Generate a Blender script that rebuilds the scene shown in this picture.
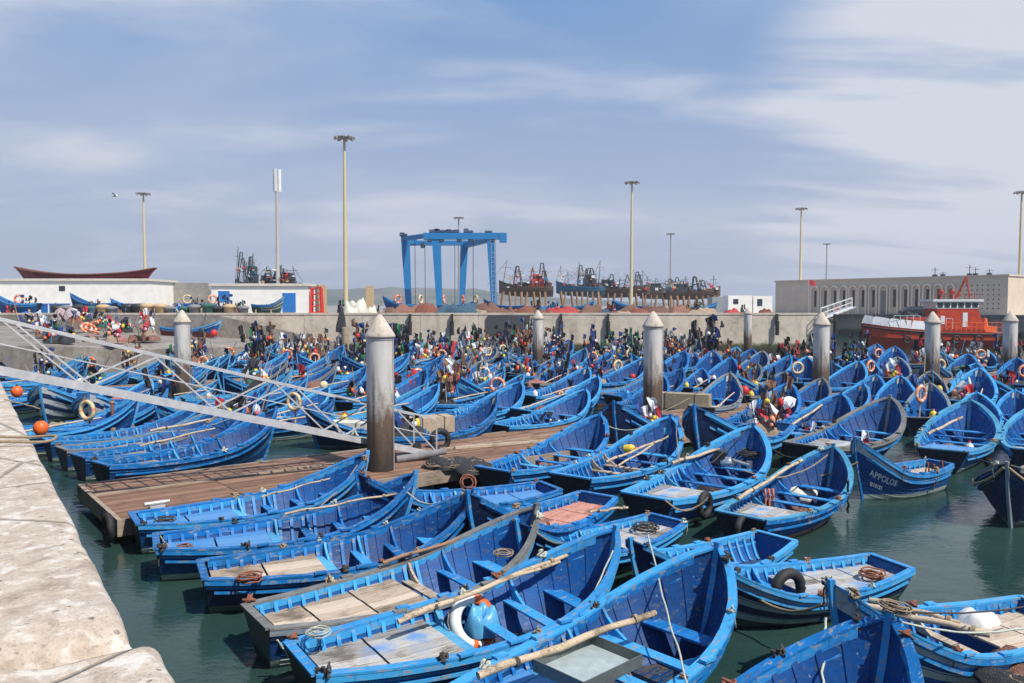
import bpy, math, random
from mathutils import Vector, Matrix, noise
R = math.radians
sc = bpy.context.scene
for o in list(bpy.data.objects): bpy.data.objects.remove(o)
COL = sc.collection
# ------------------------------------------------------------------ camera, sky, sun, exposure
cd = bpy.data.cameras.new('camera'); cam = bpy.data.objects.new('camera', cd); COL.objects.link(cam)
cam.location = (0, 0, 5.4); cam.rotation_euler = (R(90) - math.atan(37/800), 0, 0)
cd.sensor_width = 36; cd.lens = 36*800/1024; cd.clip_end = 9000; cd.clip_start = 0.1
sc.camera = cam
SUN_EL, SUN_AZ = 52, 43          # azimuth: degrees from +x towards the camera side (-y)
sdir = Vector((math.cos(R(SUN_EL))*math.cos(R(SUN_AZ)), -math.cos(R(SUN_EL))*math.sin(R(SUN_AZ)), math.sin(R(SUN_EL))))
sd = bpy.data.lights.new('sun', 'SUN'); sd.energy = 5.0; sd.angle = R(0.6); sd.color = (1, .935, .85)
so = bpy.data.objects.new('sun', sd); COL.objects.link(so)
so.rotation_euler = sdir.to_track_quat('Z', 'Y').to_euler()
W = bpy.data.worlds.new('World'); sc.world = W; W.use_nodes = True
nt = W.node_tree; nt.nodes.clear()
def N(t, typ, **kw):
    n = t.nodes.new(typ)
    for k, v in kw.items():
        if k == 'inp':
            for a, b in v.items(): n.inputs[a].default_value = b
        else: setattr(n, k, v)
    return n
def ramp(t, src, stops, interp='LINEAR'):
    r = N(t, 'ShaderNodeValToRGB'); r.color_ramp.interpolation = interp
    e = r.color_ramp.elements
    while len(e) < len(stops): e.new(.5)
    for i, (p, c) in enumerate(stops):
        e[i].position = p; e[i].color = (c if len(c) == 4 else (*c, 1)) if hasattr(c, '__len__') else (c, c, c, 1)
    t.links.new(src, r.inputs[0]); return r
def mixc(t, fac, a, b, bt='MIX'):
    m = N(t, 'ShaderNodeMix', data_type='RGBA', blend_type=bt)
    for s, v in ((m.inputs[0], fac), (m.inputs[6], a), (m.inputs[7], b)):
        if isinstance(v, (int, float)): s.default_value = v
        elif isinstance(v, tuple): s.default_value = (*v, 1) if len(v) == 3 else v
        else: t.links.new(v, s)
    return m.outputs[2]
def math_(t, op, a, b=None, c=None):
    m = N(t, 'ShaderNodeMath', operation=op)
    for i, v in enumerate((a, b, c)):
        if v is None: continue
        if isinstance(v, (int, float)): m.inputs[i].default_value = v
        else: t.links.new(v, m.inputs[i])
    return m.outputs[0]
sky = N(nt, 'ShaderNodeTexSky', sky_type='NISHITA', sun_disc=False, sun_elevation=R(SUN_EL), sun_rotation=math.atan2(sdir.x, sdir.y), air_density=1.0, dust_density=1.3, ozone_density=1.6)
tc = N(nt, 'ShaderNodeTexCoord')
sx = N(nt, 'ShaderNodeSeparateXYZ'); nt.links.new(tc.outputs['Generated'], sx.inputs[0])
el = math_(nt, 'MAXIMUM', sx.outputs[2], 0.0)
den = math_(nt, 'ADD', el, 0.16)
cx = math_(nt, 'DIVIDE', sx.outputs[0], den); cy = math_(nt, 'DIVIDE', sx.outputs[1], den)
cb = N(nt, 'ShaderNodeCombineXYZ'); nt.links.new(cx, cb.inputs[0]); nt.links.new(cy, cb.inputs[1])
def cloud(scale, loc, lo, hi, det=6, stretch=(1, 1, 1)):
    mp = N(nt, 'ShaderNodeMapping'); mp.inputs[1].default_value = loc; mp.inputs[3].default_value = stretch
    nt.links.new(cb.outputs[0], mp.inputs[0])
    nz = N(nt, 'ShaderNodeTexNoise', inp={'Scale': scale, 'Detail': det, 'Roughness': .52, 'Distortion': .3}); nt.links.new(mp.outputs[0], nz.inputs[0])
    return ramp(nt, nz.outputs[0], [(lo, 0.0), (hi, 1.0)], 'EASE').outputs[0]
c1 = cloud(1.25, (3.1, 1.7, 0), .47, .70, 8, (.7, 1.2, 1))
c2 = cloud(.55, (5.3, 7.4, 0), .44, .66, 5)
cm = math_(nt, 'ADD', math_(nt, 'MULTIPLY', c1, .55), math_(nt, 'MULTIPLY', c2, .32))
# a brighter bank of cloud low on the right
bank = N(nt, 'ShaderNodeVectorMath', operation='DOT_PRODUCT'); bank.inputs[1].default_value = Vector((.52, .83, .165)).normalized()
nt.links.new(tc.outputs['Generated'], bank.inputs[0])
bk = ramp(nt, bank.outputs['Value'], [(.95, 0.0), (.985, 1.0)], 'EASE').outputs[0]
c3 = cloud(1.1, (1.0, 9.2, 0), .34, .55, 7, (.5, 1.5, 1))
cm = math_(nt, 'MINIMUM', math_(nt, 'ADD', cm, math_(nt, 'MULTIPLY', math_(nt, 'MULTIPLY', bk, c3), .95)), .9)
hz = ramp(nt, el, [(0.0, .97), (.08, .86), (.2, .52), (.33, .16), (.45, .0)]).outputs[0]
upper = mixc(nt, .8, sky.outputs[0], (1.75, 3.95, 7.9))
base = mixc(nt, hz, upper, (5.5, 6.0, 7.4))
colr = mixc(nt, cm, base, (8.1, 8.3, 9.1))
bg = N(nt, 'ShaderNodeBackground', inp={'Strength': .081}); nt.links.new(colr, bg.inputs[0])
ow = N(nt, 'ShaderNodeOutputWorld'); nt.links.new(bg.outputs[0], ow.inputs[0])
sc.view_settings.view_transform = 'Standard'; sc.view_settings.look = 'None'; sc.view_settings.gamma = 1
sc.view_settings.exposure = 0.14
sc.cycles.use_denoising = True; sc.cycles.max_bounces = 6; sc.cycles.diffuse_bounces = 3; sc.cycles.glossy_bounces = 3
sc.cycles.transmission_bounces = 2; sc.cycles.volume_bounces = 0; sc.cycles.caustics_reflective = False; sc.cycles.caustics_refractive = False

# ------------------------------------------------------------------ helpers
class MB:
    def __init__(s): s.v = []; s.f = []; s.m = []; s.sm = []
    def add(s, vs, fs, mi=0, sm=False):
        n = len(s.v); s.v += [tuple(v) for v in vs]
        s.f += [tuple(i+n for i in f) for f in fs]; s.m += [mi]*len(fs); s.sm += [sm]*len(fs); return s
    def box(s, x0, x1, y0, y1, z0, z1, mi=0, M=None):
        vs = [Vector((x, y, z)) for z in (z0, z1) for y in (y0, y1) for x in (x0, x1)]
        if M: vs = [M @ v for v in vs]
        return s.add(vs, [(0, 2, 3, 1), (4, 5, 7, 6), (0, 1, 5, 4), (2, 6, 7, 3), (0, 4, 6, 2), (1, 3, 7, 5)], mi)
    def bar(s, a, b, w, h, mi=0):
        a, b = Vector(a), Vector(b); d = (b-a).normalized()
        sd = d.cross(Vector((0, 0, 1)))
        if sd.length < 1e-3: sd = Vector((1, 0, 0))
        sd.normalize(); up = sd.cross(d); vs = []
        for p in (a, b):
            for i, j in ((-1, -1), (1, -1), (1, 1), (-1, 1)): vs.append(p + sd*(i*w/2) + up*(j*h/2))
        return s.add(vs, [(0, 1, 2, 3), (7, 6, 5, 4), (0, 4, 5, 1), (1, 5, 6, 2), (2, 6, 7, 3), (3, 7, 4, 0)], mi)
    def tube(s, pts, r, n=6, mi=0, caps=True, closed=False, sm=True):
        pts = [Vector(p) for p in pts]; k = len(pts); rr = r if hasattr(r, '__len__') else [r]*k; vs = []
        for i, p in enumerate(pts):
            if closed: d = pts[(i+1) % k]-pts[i-1]
            else: d = pts[min(i+1, k-1)]-pts[max(i-1, 0)]
            if d.length < 1e-6: d = Vector((0, 0, 1))
            d.normalize(); a = d.cross(Vector((0, 0, 1)))
            if a.length < .05: a = d.cross(Vector((0, 1, 0)))
            a.normalize(); b = a.cross(d)
            for j in range(n):
                t = 2*math.pi*j/n; vs.append(p+a*(rr[i]*math.cos(t))+b*(rr[i]*math.sin(t)))
        fs = []
        for i in range(k if closed else k-1):
            for j in range(n):
                i2 = (i+1) % k; fs.append((i*n+j, i*n+(j+1) % n, i2*n+(j+1) % n, i2*n+j))
        s.add(vs, fs, mi, sm)
        if caps and not closed:
            s.add(vs[:n], [tuple(range(n))[::-1]], mi); s.add(vs[-n:], [tuple(range(n))], mi)
        return s
    def lathe(s, prof, n=16, mi=0, c=(0, 0, 0), sm=True):
        vs = [(c[0]+r*math.cos(2*math.pi*j/n), c[1]+r*math.sin(2*math.pi*j/n), c[2]+z) for r, z in prof for j in range(n)]
        fs = [(i*n+j, i*n+(j+1) % n, (i+1)*n+(j+1) % n, (i+1)*n+j) for i in range(len(prof)-1) for j in range(n)]
        return s.add(vs, fs, mi, sm)
    def ball(s, c, r, mi=0, sq=1, n=10):
        return s.lathe([(max(.001, r*math.sin(math.pi*i/6)), -r*sq*math.cos(math.pi*i/6)) for i in range(7)], n, mi, c)
    def prism(s, poly, y0, y1, mi=0, M=None):      # poly of (x,z), pushed along y
        k = len(poly); vs = [Vector((x, y0, z)) for x, z in poly]+[Vector((x, y1, z)) for x, z in poly]
        if M: vs = [M @ v for v in vs]
        return s.add(vs, [tuple(range(k)), tuple(range(2*k-1, k-1, -1))]+[(i, i+k, (i+1) % k+k, (i+1) % k) for i in range(k)], mi)
    def mesh(s, name, mats):
        me = bpy.data.meshes.new(name); me.from_pydata(s.v, [], s.f)
        for m in (mats if isinstance(mats, (list, tuple)) else [mats]): me.materials.append(m)
        me.polygons.foreach_set('material_index', s.m); me.polygons.foreach_set('use_smooth', s.sm); me.update(); return me
def link(name, me, parent=None, loc=None):
    o = bpy.data.objects.new(name, me); COL.objects.link(o)
    if parent: o.parent = parent
    if loc: o.location = loc
    return o
def tag(o, label, cat, group=None):
    o['label'] = label; o['category'] = cat
    if group: o['group'] = group
    return o
def empty(name, loc=(0, 0, 0), rz=0):
    o = bpy.data.objects.new(name, None); COL.objects.link(o); o.location = loc; o.rotation_euler = (0, 0, rz); return o
def struct(name, mb, mat, kind='structure'):
    o = link(name, mb.mesh(name, mat)); o['kind'] = kind; return o
def copy_tree(o, parent=None):
    c = o.copy(); COL.objects.link(c); c.parent = parent
    for ch in list(o.children): copy_tree(ch, c)
    return c
CHILD = {}
class Proto:
    """A thing with parts; the first use places the thing itself, later uses place copies."""
    def __init__(s, name, parts, whole=None):
        s.name = name; s.parts = parts; s.whole = whole; s.used = None; s.kids = []
    def put(s, loc, rot=(0, 0, 0), scale=1, label='', cat='', group=None, few=None):
        if s.whole: o = bpy.data.objects.new(s.name, s.whole); COL.objects.link(o)
        elif s.used is None or few:
            o = bpy.data.objects.new(s.name, None); COL.objects.link(o)
            for p in s.parts:
                if few and p[0] not in few: continue
                c = link(p[0], p[1], o)
                for q in (p[2] if len(p) > 2 else ()): link(q[0], q[1], c)
            if not few: s.used = o
        else: o = copy_tree(s.used)
        o.location = loc; o.rotation_euler = rot
        o.scale = scale if hasattr(scale, '__len__') else (scale,)*3
        return tag(o, label, cat, group)

# ------------------------------------------------------------------ materials
MATS = {}
def newmat(name):
    m = bpy.data.materials.new(name); m.use_nodes = True; t = m.node_tree; b = t.nodes['Principled BSDF']; return m, t, b
def coords(t, scale=(1, 1, 1), kind='Object'):
    c = N(t, 'ShaderNodeTexCoord'); mp = N(t, 'ShaderNodeMapping'); mp.inputs[3].default_value = scale
    t.links.new(c.outputs[kind], mp.inputs[0]); return mp.outputs[0]
def noise_(t, vec, scale, det=5, rough=.55, dist=0):
    n = N(t, 'ShaderNodeTexNoise', inp={'Scale': scale, 'Detail': det, 'Roughness': rough, 'Distortion': dist}); t.links.new(vec, n.inputs[0]); return n.outputs[0]
def bump(t, b, h, st, dist=.02):
    n = N(t, 'ShaderNodeBump', inp={'Strength': st, 'Distance': dist}); t.links.new(h, n.inputs['Height']); t.links.new(n.outputs[0], b.inputs['Normal'])
def paint(name, base, wearcol=(.30, .25, .20), wear=.5, vary=.35, rough=.42, antifoul=None, light=None, under=None, chalky=1.0):
    if name in MATS: return MATS[name]
    m, t, b = newmat(name)
    v = coords(t); vs = coords(t, (.6, 3, 3))
    n1 = noise_(t, v, 1.4, 4); n2 = noise_(t, vs, 5, 8, .68, .4); n3 = noise_(t, v, 26, 4, .7)
    oi = N(t, 'ShaderNodeObjectInfo')
    tone = math_(t, 'ADD', math_(t, 'MULTIPLY', oi.outputs['Random'], vary), math_(t, 'MULTIPLY', n1, .7))
    lt = light or tuple(min(1, c*1.5+.012) for c in base)
    dk = tuple(c*.55 for c in base)
    c = ramp(t, tone, [(.25, dk), (.5, base), (.9, lt)]).outputs[0]
    chalk = ramp(t, n2, [(.52, 0.0), (.72, .5*chalky)]).outputs[0]           # chalky sun-bleached patches
    c = mixc(t, chalk, c, tuple(min(1, x*1.2+.035*chalky) for x in lt))
    w = ramp(t, math_(t, 'ADD', math_(t, 'MULTIPLY', n2, .75), math_(t, 'MULTIPLY', n3, .35)), [(.73-.14*wear, 0.0), (.77-.14*wear, 1.0)]).outputs[0]
    c = mixc(t, w, c, wearcol)
    sp = ramp(t, noise_(t, v, 11, 2, .4), [(.765, 0.0), (.78, .45)]).outputs[0]; c = mixc(t, sp, c, (.55, .56, .55))
    drip = noise_(t, coords(t, (7, 7, .7)), 1.6, 5, .6); c = mixc(t, ramp(t, drip, [(.56, 0.0), (.72, .55)]).outputs[0], c, tuple(x*.35+.012 for x in base))
    gr = noise_(t, v, 2.6, 6, .7, 1.0); c = mixc(t, ramp(t, gr, [(.58, 0.0), (.70, .5)]).outputs[0], c, (.06, .05, .04))
    if under:
        s = N(t, 'ShaderNodeSeparateXYZ'); t.links.new(v, s.inputs[0]); c = mixc(t, ramp(t, math_(t, 'ADD', s.outputs[2], math_(t, 'MULTIPLY', n2, .1)), [(.47, 1.0), (.5, 0.0)]).outputs[0], c, under)
    if antifoul:
        g = N(t, 'ShaderNodeNewGeometry'); s = N(t, 'ShaderNodeSeparateXYZ'); t.links.new(g.outputs['Position'], s.inputs[0])
        z = math_(t, 'ADD', s.outputs[2], math_(t, 'MULTIPLY', n2, .12))
        c = mixc(t, ramp(t, z, [(.20, 1.0), (.23, 0.0)]).outputs[0], c, antifoul)
        c = mixc(t, ramp(t, z, [(.05, 1.0), (.13, 0.0)]).outputs[0], c, (.035, .045, .025))
    t.links.new(c, b.inputs['Base Color'])
    t.links.new(ramp(t, n2, [(.3, rough-.08), (.7, rough+.25)]).outputs[0], b.inputs['Roughness'])
    bump(t, b, math_(t, 'ADD', n2, math_(t, 'MULTIPLY', n3, .4)), .35, .012); b.inputs['Specular IOR Level'].default_value = .22
    MATS[name] = m; return m
def wood(name, a, bcol, blue=0, rough=.8, paintcol=(.05, .24, .55)):
    if name in MATS: return MATS[name]
    m, t, b = newmat(name)
    v = coords(t, (.5, 9, 9)); v0 = coords(t)
    g = noise_(t, v, 6, 8, .7, .6); g2 = noise_(t, v0, 1.7, 4)
    geo = N(t, 'ShaderNodeNewGeometry')
    k = math_(t, 'ADD', math_(t, 'MULTIPLY', g, .75), math_(t, 'MULTIPLY', geo.outputs['Random Per Island'], .42))
    c = ramp(t, k, [(.28, tuple(x*.5 for x in a)), (.5, a), (.8, bcol)]).outputs[0]
    st = ramp(t, math_(t, 'MULTIPLY', g, g2), [(.15, .75), (.24, 0.0)]).outputs[0]
    c = mixc(t, st, c, (.07, .05, .035))
    if blue:
        p = ramp(t, math_(t, 'ADD', math_(t, 'MULTIPLY', g, .5), math_(t, 'MULTIPLY', g2, .6)), [(.5+.5*(.5-blue)-.04, 1.0), (.5+.5*(.5-blue)+.08, 0.0)]).outputs[0]
        c = mixc(t, math_(t, 'SUBTRACT', 1.0, p), c, paintcol) if blue < 0 else mixc(t, math_(t, 'MULTIPLY', math_(t, 'SUBTRACT', 1.0, p), .85), c, paintcol)
    t.links.new(c, b.inputs['Base Color']); b.inputs['Roughness'].default_value = rough
    bump(t, b, g, .5, .012); MATS[name] = m; return m
def plain(name, col, rough=.6, metal=0, vary=.25, sc_=6, bmp=.2, tw=None, objvar=0, spec=.5):
    if name in MATS: return MATS[name]
    m, t, b = newmat(name); v = coords(t); n = noise_(t, v, sc_, 5, .6)
    tone = n
    if objvar:
        oi = N(t, 'ShaderNodeObjectInfo'); tone = math_(t, 'ADD', math_(t, 'MULTIPLY', n, 1-objvar), math_(t, 'MULTIPLY', oi.outputs['Random'], objvar))
    c = ramp(t, tone, [(.25, tuple(x*(1-vary) for x in col)), (.75, tuple(min(1, x*(1+vary)) for x in (tw or col)))]).outputs[0]
    t.links.new(c, b.inputs['Base Color']); b.inputs['Roughness'].default_value = rough; b.inputs['Metallic'].default_value = metal
    b.inputs['Specular IOR Level'].default_value = spec
    if bmp: bump(t, b, noise_(t, v, sc_*5, 4, .6), bmp, .01)
    MATS[name] = m; return m
AF = (.42, .50, .46)
cap_blue = paint('blue_gunwale_paint', (.009, .16, .46), wear=.9, vary=.7, light=(.05, .33, .66), chalky=1.1)
in_blue = paint('blue_inner_paint', (.003, .062, .235), wearcol=(.07, .09, .12), wear=.85, vary=.3, light=(.004, .12, .40), chalky=.3)
out_blue = paint('blue_topside_paint', (.006, .068, .235), wear=.5, antifoul=AF)
out_navy = paint('navy_topside_paint', (.008, .022, .075), wear=.25, antifoul=(.10, .13, .12))
out_red = paint('blue_over_red_paint', (.010, .075, .25), wear=.3, antifoul=(.33, .15, .13))
stripe_lt = paint('light_blue_stripe', (.08, .32, .52), wear=.35)
stripe_wh = paint('white_stripe', (.42, .45, .46), wear=.35, light=(.6, .62, .62))
old_wood_rail = paint('weathered_rail', (.20, .20, .19), wear=.9, light=(.16, .30, .42))
transom_dk = paint('shaded_transom_paint', (.012, .018, .03), wearcol=(.13, .10, .07), wear=.55, antifoul=(.03, .035, .03))  # dark paint, with the shade on the stern mixed into its colour
transom_wd = paint('shaded_bare_transom', (.10, .085, .06), wearcol=(.24, .19, .13), wear=.8, light=(.02, .10, .2), antifoul=(.03, .035, .03))  # weathered wood, its brown darkened to take in the stern's shade
deck_wood = wood('bare_deck_wood', (.40, .31, .22), (.60, .50, .39))
deck_grey = wood('greyed_deck_wood', (.33, .31, .28), (.52, .49, .44), .28)
deck_blue = wood('blue_deck_wood', (.30, .32, .33), (.45, .45, .43), .95, .6, (.045, .24, .55))
deck_red = wood('faded_red_deck', (.46, .20, .15), (.58, .28, .21))
deck_dark = wood('dark_wet_wood', (.10, .085, .07), (.2, .17, .14))
pole_wood = wood('pole_wood', (.45, .34, .22), (.62, .50, .36))
floor_blue = paint('floor_paint', (.008, .05, .15), wearcol=(.10, .08, .06), wear=1.3)
white_letters = plain('white_lettering', (.72, .74, .76), .6, vary=.15)
rope_tan = plain('tan_rope', (.33, .25, .16), .9, sc_=40, bmp=.8, vary=.4)
rope_pale = plain('pale_rope', (.50, .52, .44), .9, sc_=40, bmp=.8, vary=.4)
rope_dark = plain('dark_rope', (.06, .055, .05), .9, sc_=40, bmp=.8, vary=.5)
rope_rust = plain('rusty_rope', (.27, .10, .06), .9, sc_=40, bmp=.8, vary=.4)
rubber = plain('black_rubber', (.018, .018, .019), .7)
def cloth(n, c): return plain(n, c, .85, sc_=5, vary=.35, bmp=.3)
C_BLACK = cloth('black_cloth', (.016, .017, .022)); C_RED = cloth('red_cloth', (.45, .03, .04)); C_WHITE = cloth('white_cloth', (.62, .64, .66))
C_GREEN = cloth('green_cloth', (.02, .20, .09)); C_PINK = cloth('pink_cloth', (.55, .10, .20)); C_NAVY = cloth('navy_cloth', (.02, .05, .2)); C_GREY = cloth('grey_cloth', (.2, .2, .21)); C_BROWN = cloth('brown_cloth', (.20, .10, .06))
ORANGE = plain('orange_plastic', (.75, .13, .025), .45, vary=.2); CORAL = plain('faded_orange', (.72, .26, .13), .55, vary=.2)
YELLOW = plain('yellow_plastic', (.72, .52, .05), .5); WHITEP = plain('white_plastic', (.68, .68, .66), .5, vary=.12); CREAM = plain('cream_plastic', (.62, .52, .30), .6)
REDP = plain('red_plastic', (.58, .03, .025), .45); GREENP = plain('green_plastic', (.03, .26, .12), .5)
POLY = plain('dirty_foam', (.60, .57, .48), .9, vary=.25, sc_=3, bmp=.5)
steel = plain('galvanised_steel', (.52, .53, .54), .45, .25, vary=.18, sc_=9)
dark_metal = plain('dark_metal', (.05, .05, .055), .5, .5)
def netmat(name, a, b2):
    if name in MATS: return MATS[name]
    m, t, b = newmat(name); v = coords(t)
    n = noise_(t, v, 9, 8, .75, 1.2); w = N(t, 'ShaderNodeTexVoronoi', feature='DISTANCE_TO_EDGE', inp={'Scale': 26}); t.links.new(v, w.inputs[0])
    h = math_(t, 'ADD', n, math_(t, 'MULTIPLY', w.outputs[0], .9))
    t.links.new(ramp(t, h, [(.35, tuple(x*.3 for x in a)), (.55, a), (.85, b2)]).outputs[0], b.inputs['Base Color'])
    b.inputs['Roughness'].default_value = .95; bump(t, b, h, 1.0, .05); MATS[name] = m; return m
NET_BROWN = netmat('brown_net', (.22, .10, .07), (.38, .20, .15)); NET_DARK = netmat('dark_net', (.03, .03, .035), (.09, .09, .09)); NET_TAN = netmat('tan_net', (.34, .25, .17), (.5, .4, .3)); NET_PINK = netmat('pink_net', (.38, .14, .13), (.52, .25, .22)); NET_RED = netmat('red_net', (.45, .05, .05), (.6, .1, .09)); NET_GREEN = netmat('green_net', (.03, .12, .10), (.08, .22, .18))

# ------------------------------------------------------------------ the boats' shape
BL = 5.7
def spl(x, xs, ys):
    n = len(xs)
    if x <= xs[0]: return ys[0]
    if x >= xs[-1]: return ys[-1]
    i = max(k for k in range(n-1) if xs[k] <= x)
    h = xs[i+1]-xs[i]; t = (x-xs[i])/h
    def sl(k):
        if k == 0: return (ys[1]-ys[0])/(xs[1]-xs[0])
        if k == n-1: return (ys[-1]-ys[-2])/(xs[-1]-xs[-2])
        return (ys[k+1]-ys[k-1])/(xs[k+1]-xs[k-1])
    a, b = sl(i)*h, sl(i+1)*h
    return (2*t**3-3*t*t+1)*ys[i]+(t**3-2*t*t+t)*a+(-2*t**3+3*t*t)*ys[i+1]+(t**3-t*t)*b
def beam(u): return spl(u, [0, .15, .35, .55, .72, .84, .92, .97, 1], [.60, .78, .97, 1.04, 1.0, .82, .55, .30, .04])
def sheer(u): return spl(u, [0, .2, .45, .65, .8, .9, 1], [.76, .69, .69, .80, 1.07, 1.34, 1.68])
def keel(u): return spl(u, [0, .5, .9, 1], [-.16, -.32, -.28, -.2])
def hp(u, t, off=0.0):
    g = beam(u); zk = keel(u); zs = sheer(u); p = spl(u, [0, .5, .8, 1], [.42, .40, .70, 1.15])
    y = g*max(t, 1e-5)**p - off
    x = u*BL - (u**7)*.62*(1-t)**1.4 + ((1-u)**9)*.14*(1-t)
    return Vector((x, max(y, 0.004), zk+(zs-zk)*t + (off if t < .3 else off*.3)))
US = [0, .03, .07, .12, .18, .24, .30, .36, .42, .48, .54, .60, .66, .72, .77, .82, .86, .90, .93, .96, .98, 1.0]
TS = [0, .06, .14, .24, .36, .48, .60, .72, .84, 1.0]
def both(f):
    for s in (1, -1): f(s)
def grid(mb, rows, mi, flip=False, sm=True):
    n = len(rows[0]); vs = [p for r in rows for p in r]; fs = []; k = 0
    for i in range(len(rows)-1):
        for j in range(n-1):
            q = (i*n+j, (i+1)*n+j, (i+1)*n+j+1, i*n+j+1); fs.append(q[::-1] if flip else q)
    if callable(mi):
        base = len(mb.v); mb.v += [tuple(v) for v in vs]
        for idx, f in enumerate(fs):
            mb.f.append(tuple(a+base for a in f)); mb.m.append(mi(idx % (n-1), idx//(n-1))); mb.sm.append(sm)
    else: mb.add(vs, fs, mi, sm)
def tfloor(u):
    zk = keel(u); return min(.9, max(.05, (.05-zk)/(sheer(u)-zk)))
def make_hull(stripe):
    # slots: 0 topside, 1 stripe, 2 inner, 3 transom, 4 floor, 5 rail
    mb = MB()
    for s in (1, -1):
        rows = [[Vector((p.x, s*p.y, p.z)) for p in (hp(u, t) for t in TS)] for u in US]
        grid(mb, rows, (lambda j, i: 1 if stripe and j in stripe and i > 5 else 0), flip=(s < 0))
        rows = []
        for u in US[1:-1]:
            tf = tfloor(u); rows.append([Vector((p.x, s*p.y, p.z)) for p in (hp(u, tf+(1-tf)*k/6, .045) for k in range(7))])
        grid(mb, rows, 2, flip=(s > 0))
        # floor
        fr = [[Vector((r[0].x, 0, r[0].z)), r[0]] for r in rows]; grid(mb, fr, 4, flip=(s > 0), sm=False)
        # ribs
        for k in range(20):
            u = .05+k*.047
            tf = tfloor(u)*.98; w = .034/BL
            dp = .092 if u < .62 else .068
            seg = [[hp(u+d, tf+(.985-tf)*q/7, o) for q in range(8)] for d, o in ((-w, .045), (-w, dp), (w, dp), (w, .045))]
            grid(mb, [[Vector((p.x, s*p.y, p.z)) for p in r] for r in seg], 6 if u < .62 else 2, flip=(s > 0), sm=False)
        # inner stringer and outer rubbing rails
        def strip(t0, dz, o0, o1, u0, u1, mi, zoff=0):
            r4 = [[], [], [], [], []]
            for u in [x for x in US if u0 <= x <= u1]:
                p = hp(u, t0, 0); yy = p.y
                for k2, (o, z) in enumerate(((o0, 0), (o1, 0), (o1, dz), (o0, dz), (o0, 0))): r4[k2].append(Vector((p.x, s*max(yy-o, .003), p.z+z+zoff)))
            grid(mb, r4, mi, flip=(s < 0), sm=False)
        strip(1, .05, .04, .15, .03, .93, 6, -.275)
        strip(1, .125, .035, .11, .01, .96, 6, -.125)
        strip(1, .085, -.028, .002, 0, .985, 5, -.09)
        strip(.80, .05, -.024, .005, .0, .97, 5, 0)
        for t9 in (.92, .69, .46, .35, .25): strip(t9, .014, -.008, .004, .02, .95, 0, 0)
        strip(.56, .04, -.020, .005, .10, .95, 0, 0)
    # transom
    e = [hp(0, t) for t in TS]; k = len(e)
    vs = [Vector((p.x-.004, p.y, p.z)) for p in e]+[Vector((p.x-.004, -p.y, p.z)) for p in e]
    mb.add(vs, [(j, j+1, k+j+1, k+j) for j in range(k-1)], 3)
    e = [hp(.03, tfloor(.03)+(1-tfloor(.03))*q/6, .045) for q in range(7)]
    vs = [Vector((p.x-.03, p.y, p.z)) for p in e]+[Vector((p.x-.03, -p.y, p.z)) for p in e]
    mb.add(vs, [(k2, 7+k2, 8+k2, k2+1) for k2 in range(6)], 2)
    # keel
    mb.tube([Vector((hp(u, 0).x, 0, hp(u, 0).z-.02)) for u in US], .035, 4, 0)
    return mb
def make_gunwale():
    mb = MB(); cw = .036
    for s in (1, -1):
        r4 = [[] for _ in range(5)]
        for u in US:
            g = beam(u); zs = sheer(u); x = u*BL
            for k, (y, z) in enumerate(((g+.034, 0), (g-.112, 0), (g-.112, cw), (g+.034, cw), (g+.034, 0))): r4[k].append(Vector((x, s*max(y, .002), zs+z+.001)))
        grid(mb, r4, 0, flip=(s > 0), sm=False)
        for u in (.36, .50, .66): # thole blocks and worn pads
            p = hp(u, 1); mb.box(p.x-.11, p.x+.11, s*p.y-.06, s*p.y+.05, p.z+.038, p.z+.075, 0)
    mb.box(-.05, .09, -.585, .585, sheer(0)+.006, sheer(0)+.044, 0)
    return mb
def make_stem():
    mb = MB(); pts = [Vector((hp(1, t).x+.03, 0, hp(1, t).z)) for t in (0, .15, .3, .45, .6, .75, .9, 1)]
    pts.append(pts[-1]+Vector((.015, 0, .10)))
    a = []
    for p in pts: a.append([Vector((p.x+.05, -.03, p.z)), Vector((p.x+.05, .03, p.z)), Vector((p.x-.06, .045, p.z)), Vector((p.x-.06, -.045, p.z)), Vector((p.x+.05, -.03, p.z))])
    grid(mb, a, 0, sm=False); mb.add(a[-1][:4], [(0, 1, 2, 3)], 0)
    return mb
def make_deck(length, n=9, panels=2):
    mb = MB(); ends = [.07+(length-.07)*i/panels for i in range(panels+1)]
    for a, b in zip(ends, ends[1:]):
        a += .02; b -= .022
        for k in range(n):
            Y0 = -1.05+2.1*k/n+.006; Y1 = -1.05+2.1*(k+1)/n-.006; top = []
            for q in range(5):
                x = a+(b-a)*q/4; u = x/BL; w = beam(u)-.105; z = sheer(u)-.19+.004*((k*7) % 3)
                top.append((Vector((x, max(-w, min(w, Y0)), z)), Vector((x, max(-w, min(w, Y1)), z))))
            if all((t[1]-t[0]).length < .01 for t in top): continue
            vs = [p for t in top for p in t]+[p-Vector((0, 0, .03)) for t in top for p in t]; m = 10
            fs = [(2*q, 2*q+1, 2*q+3, 2*q+2) for q in range(4)]+[(m+2*q, m+2*q+2, m+2*q+3, m+2*q+1) for q in range(4)]
            fs += [(2*q, 2*q+2, m+2*q+2, m+2*q) for q in range(4)]+[(2*q+1, m+2*q+1, m+2*q+3, 2*q+3) for q in range(4)]+[(0, m, m+1, 1), (8, 9, m+9, m+8)]
            mb.add(vs, fs, 0)
    # beam under the forward edge
    u = length/BL; w = beam(u)-.12; z = sheer(u)-.22
    mb.box(length-.05, length-.015, -w, w, z-.13, z, 1); mb.box(length-.04, length-.01, -w*.86, w*.86, .08, z-.13, 1)
    return mb
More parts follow.
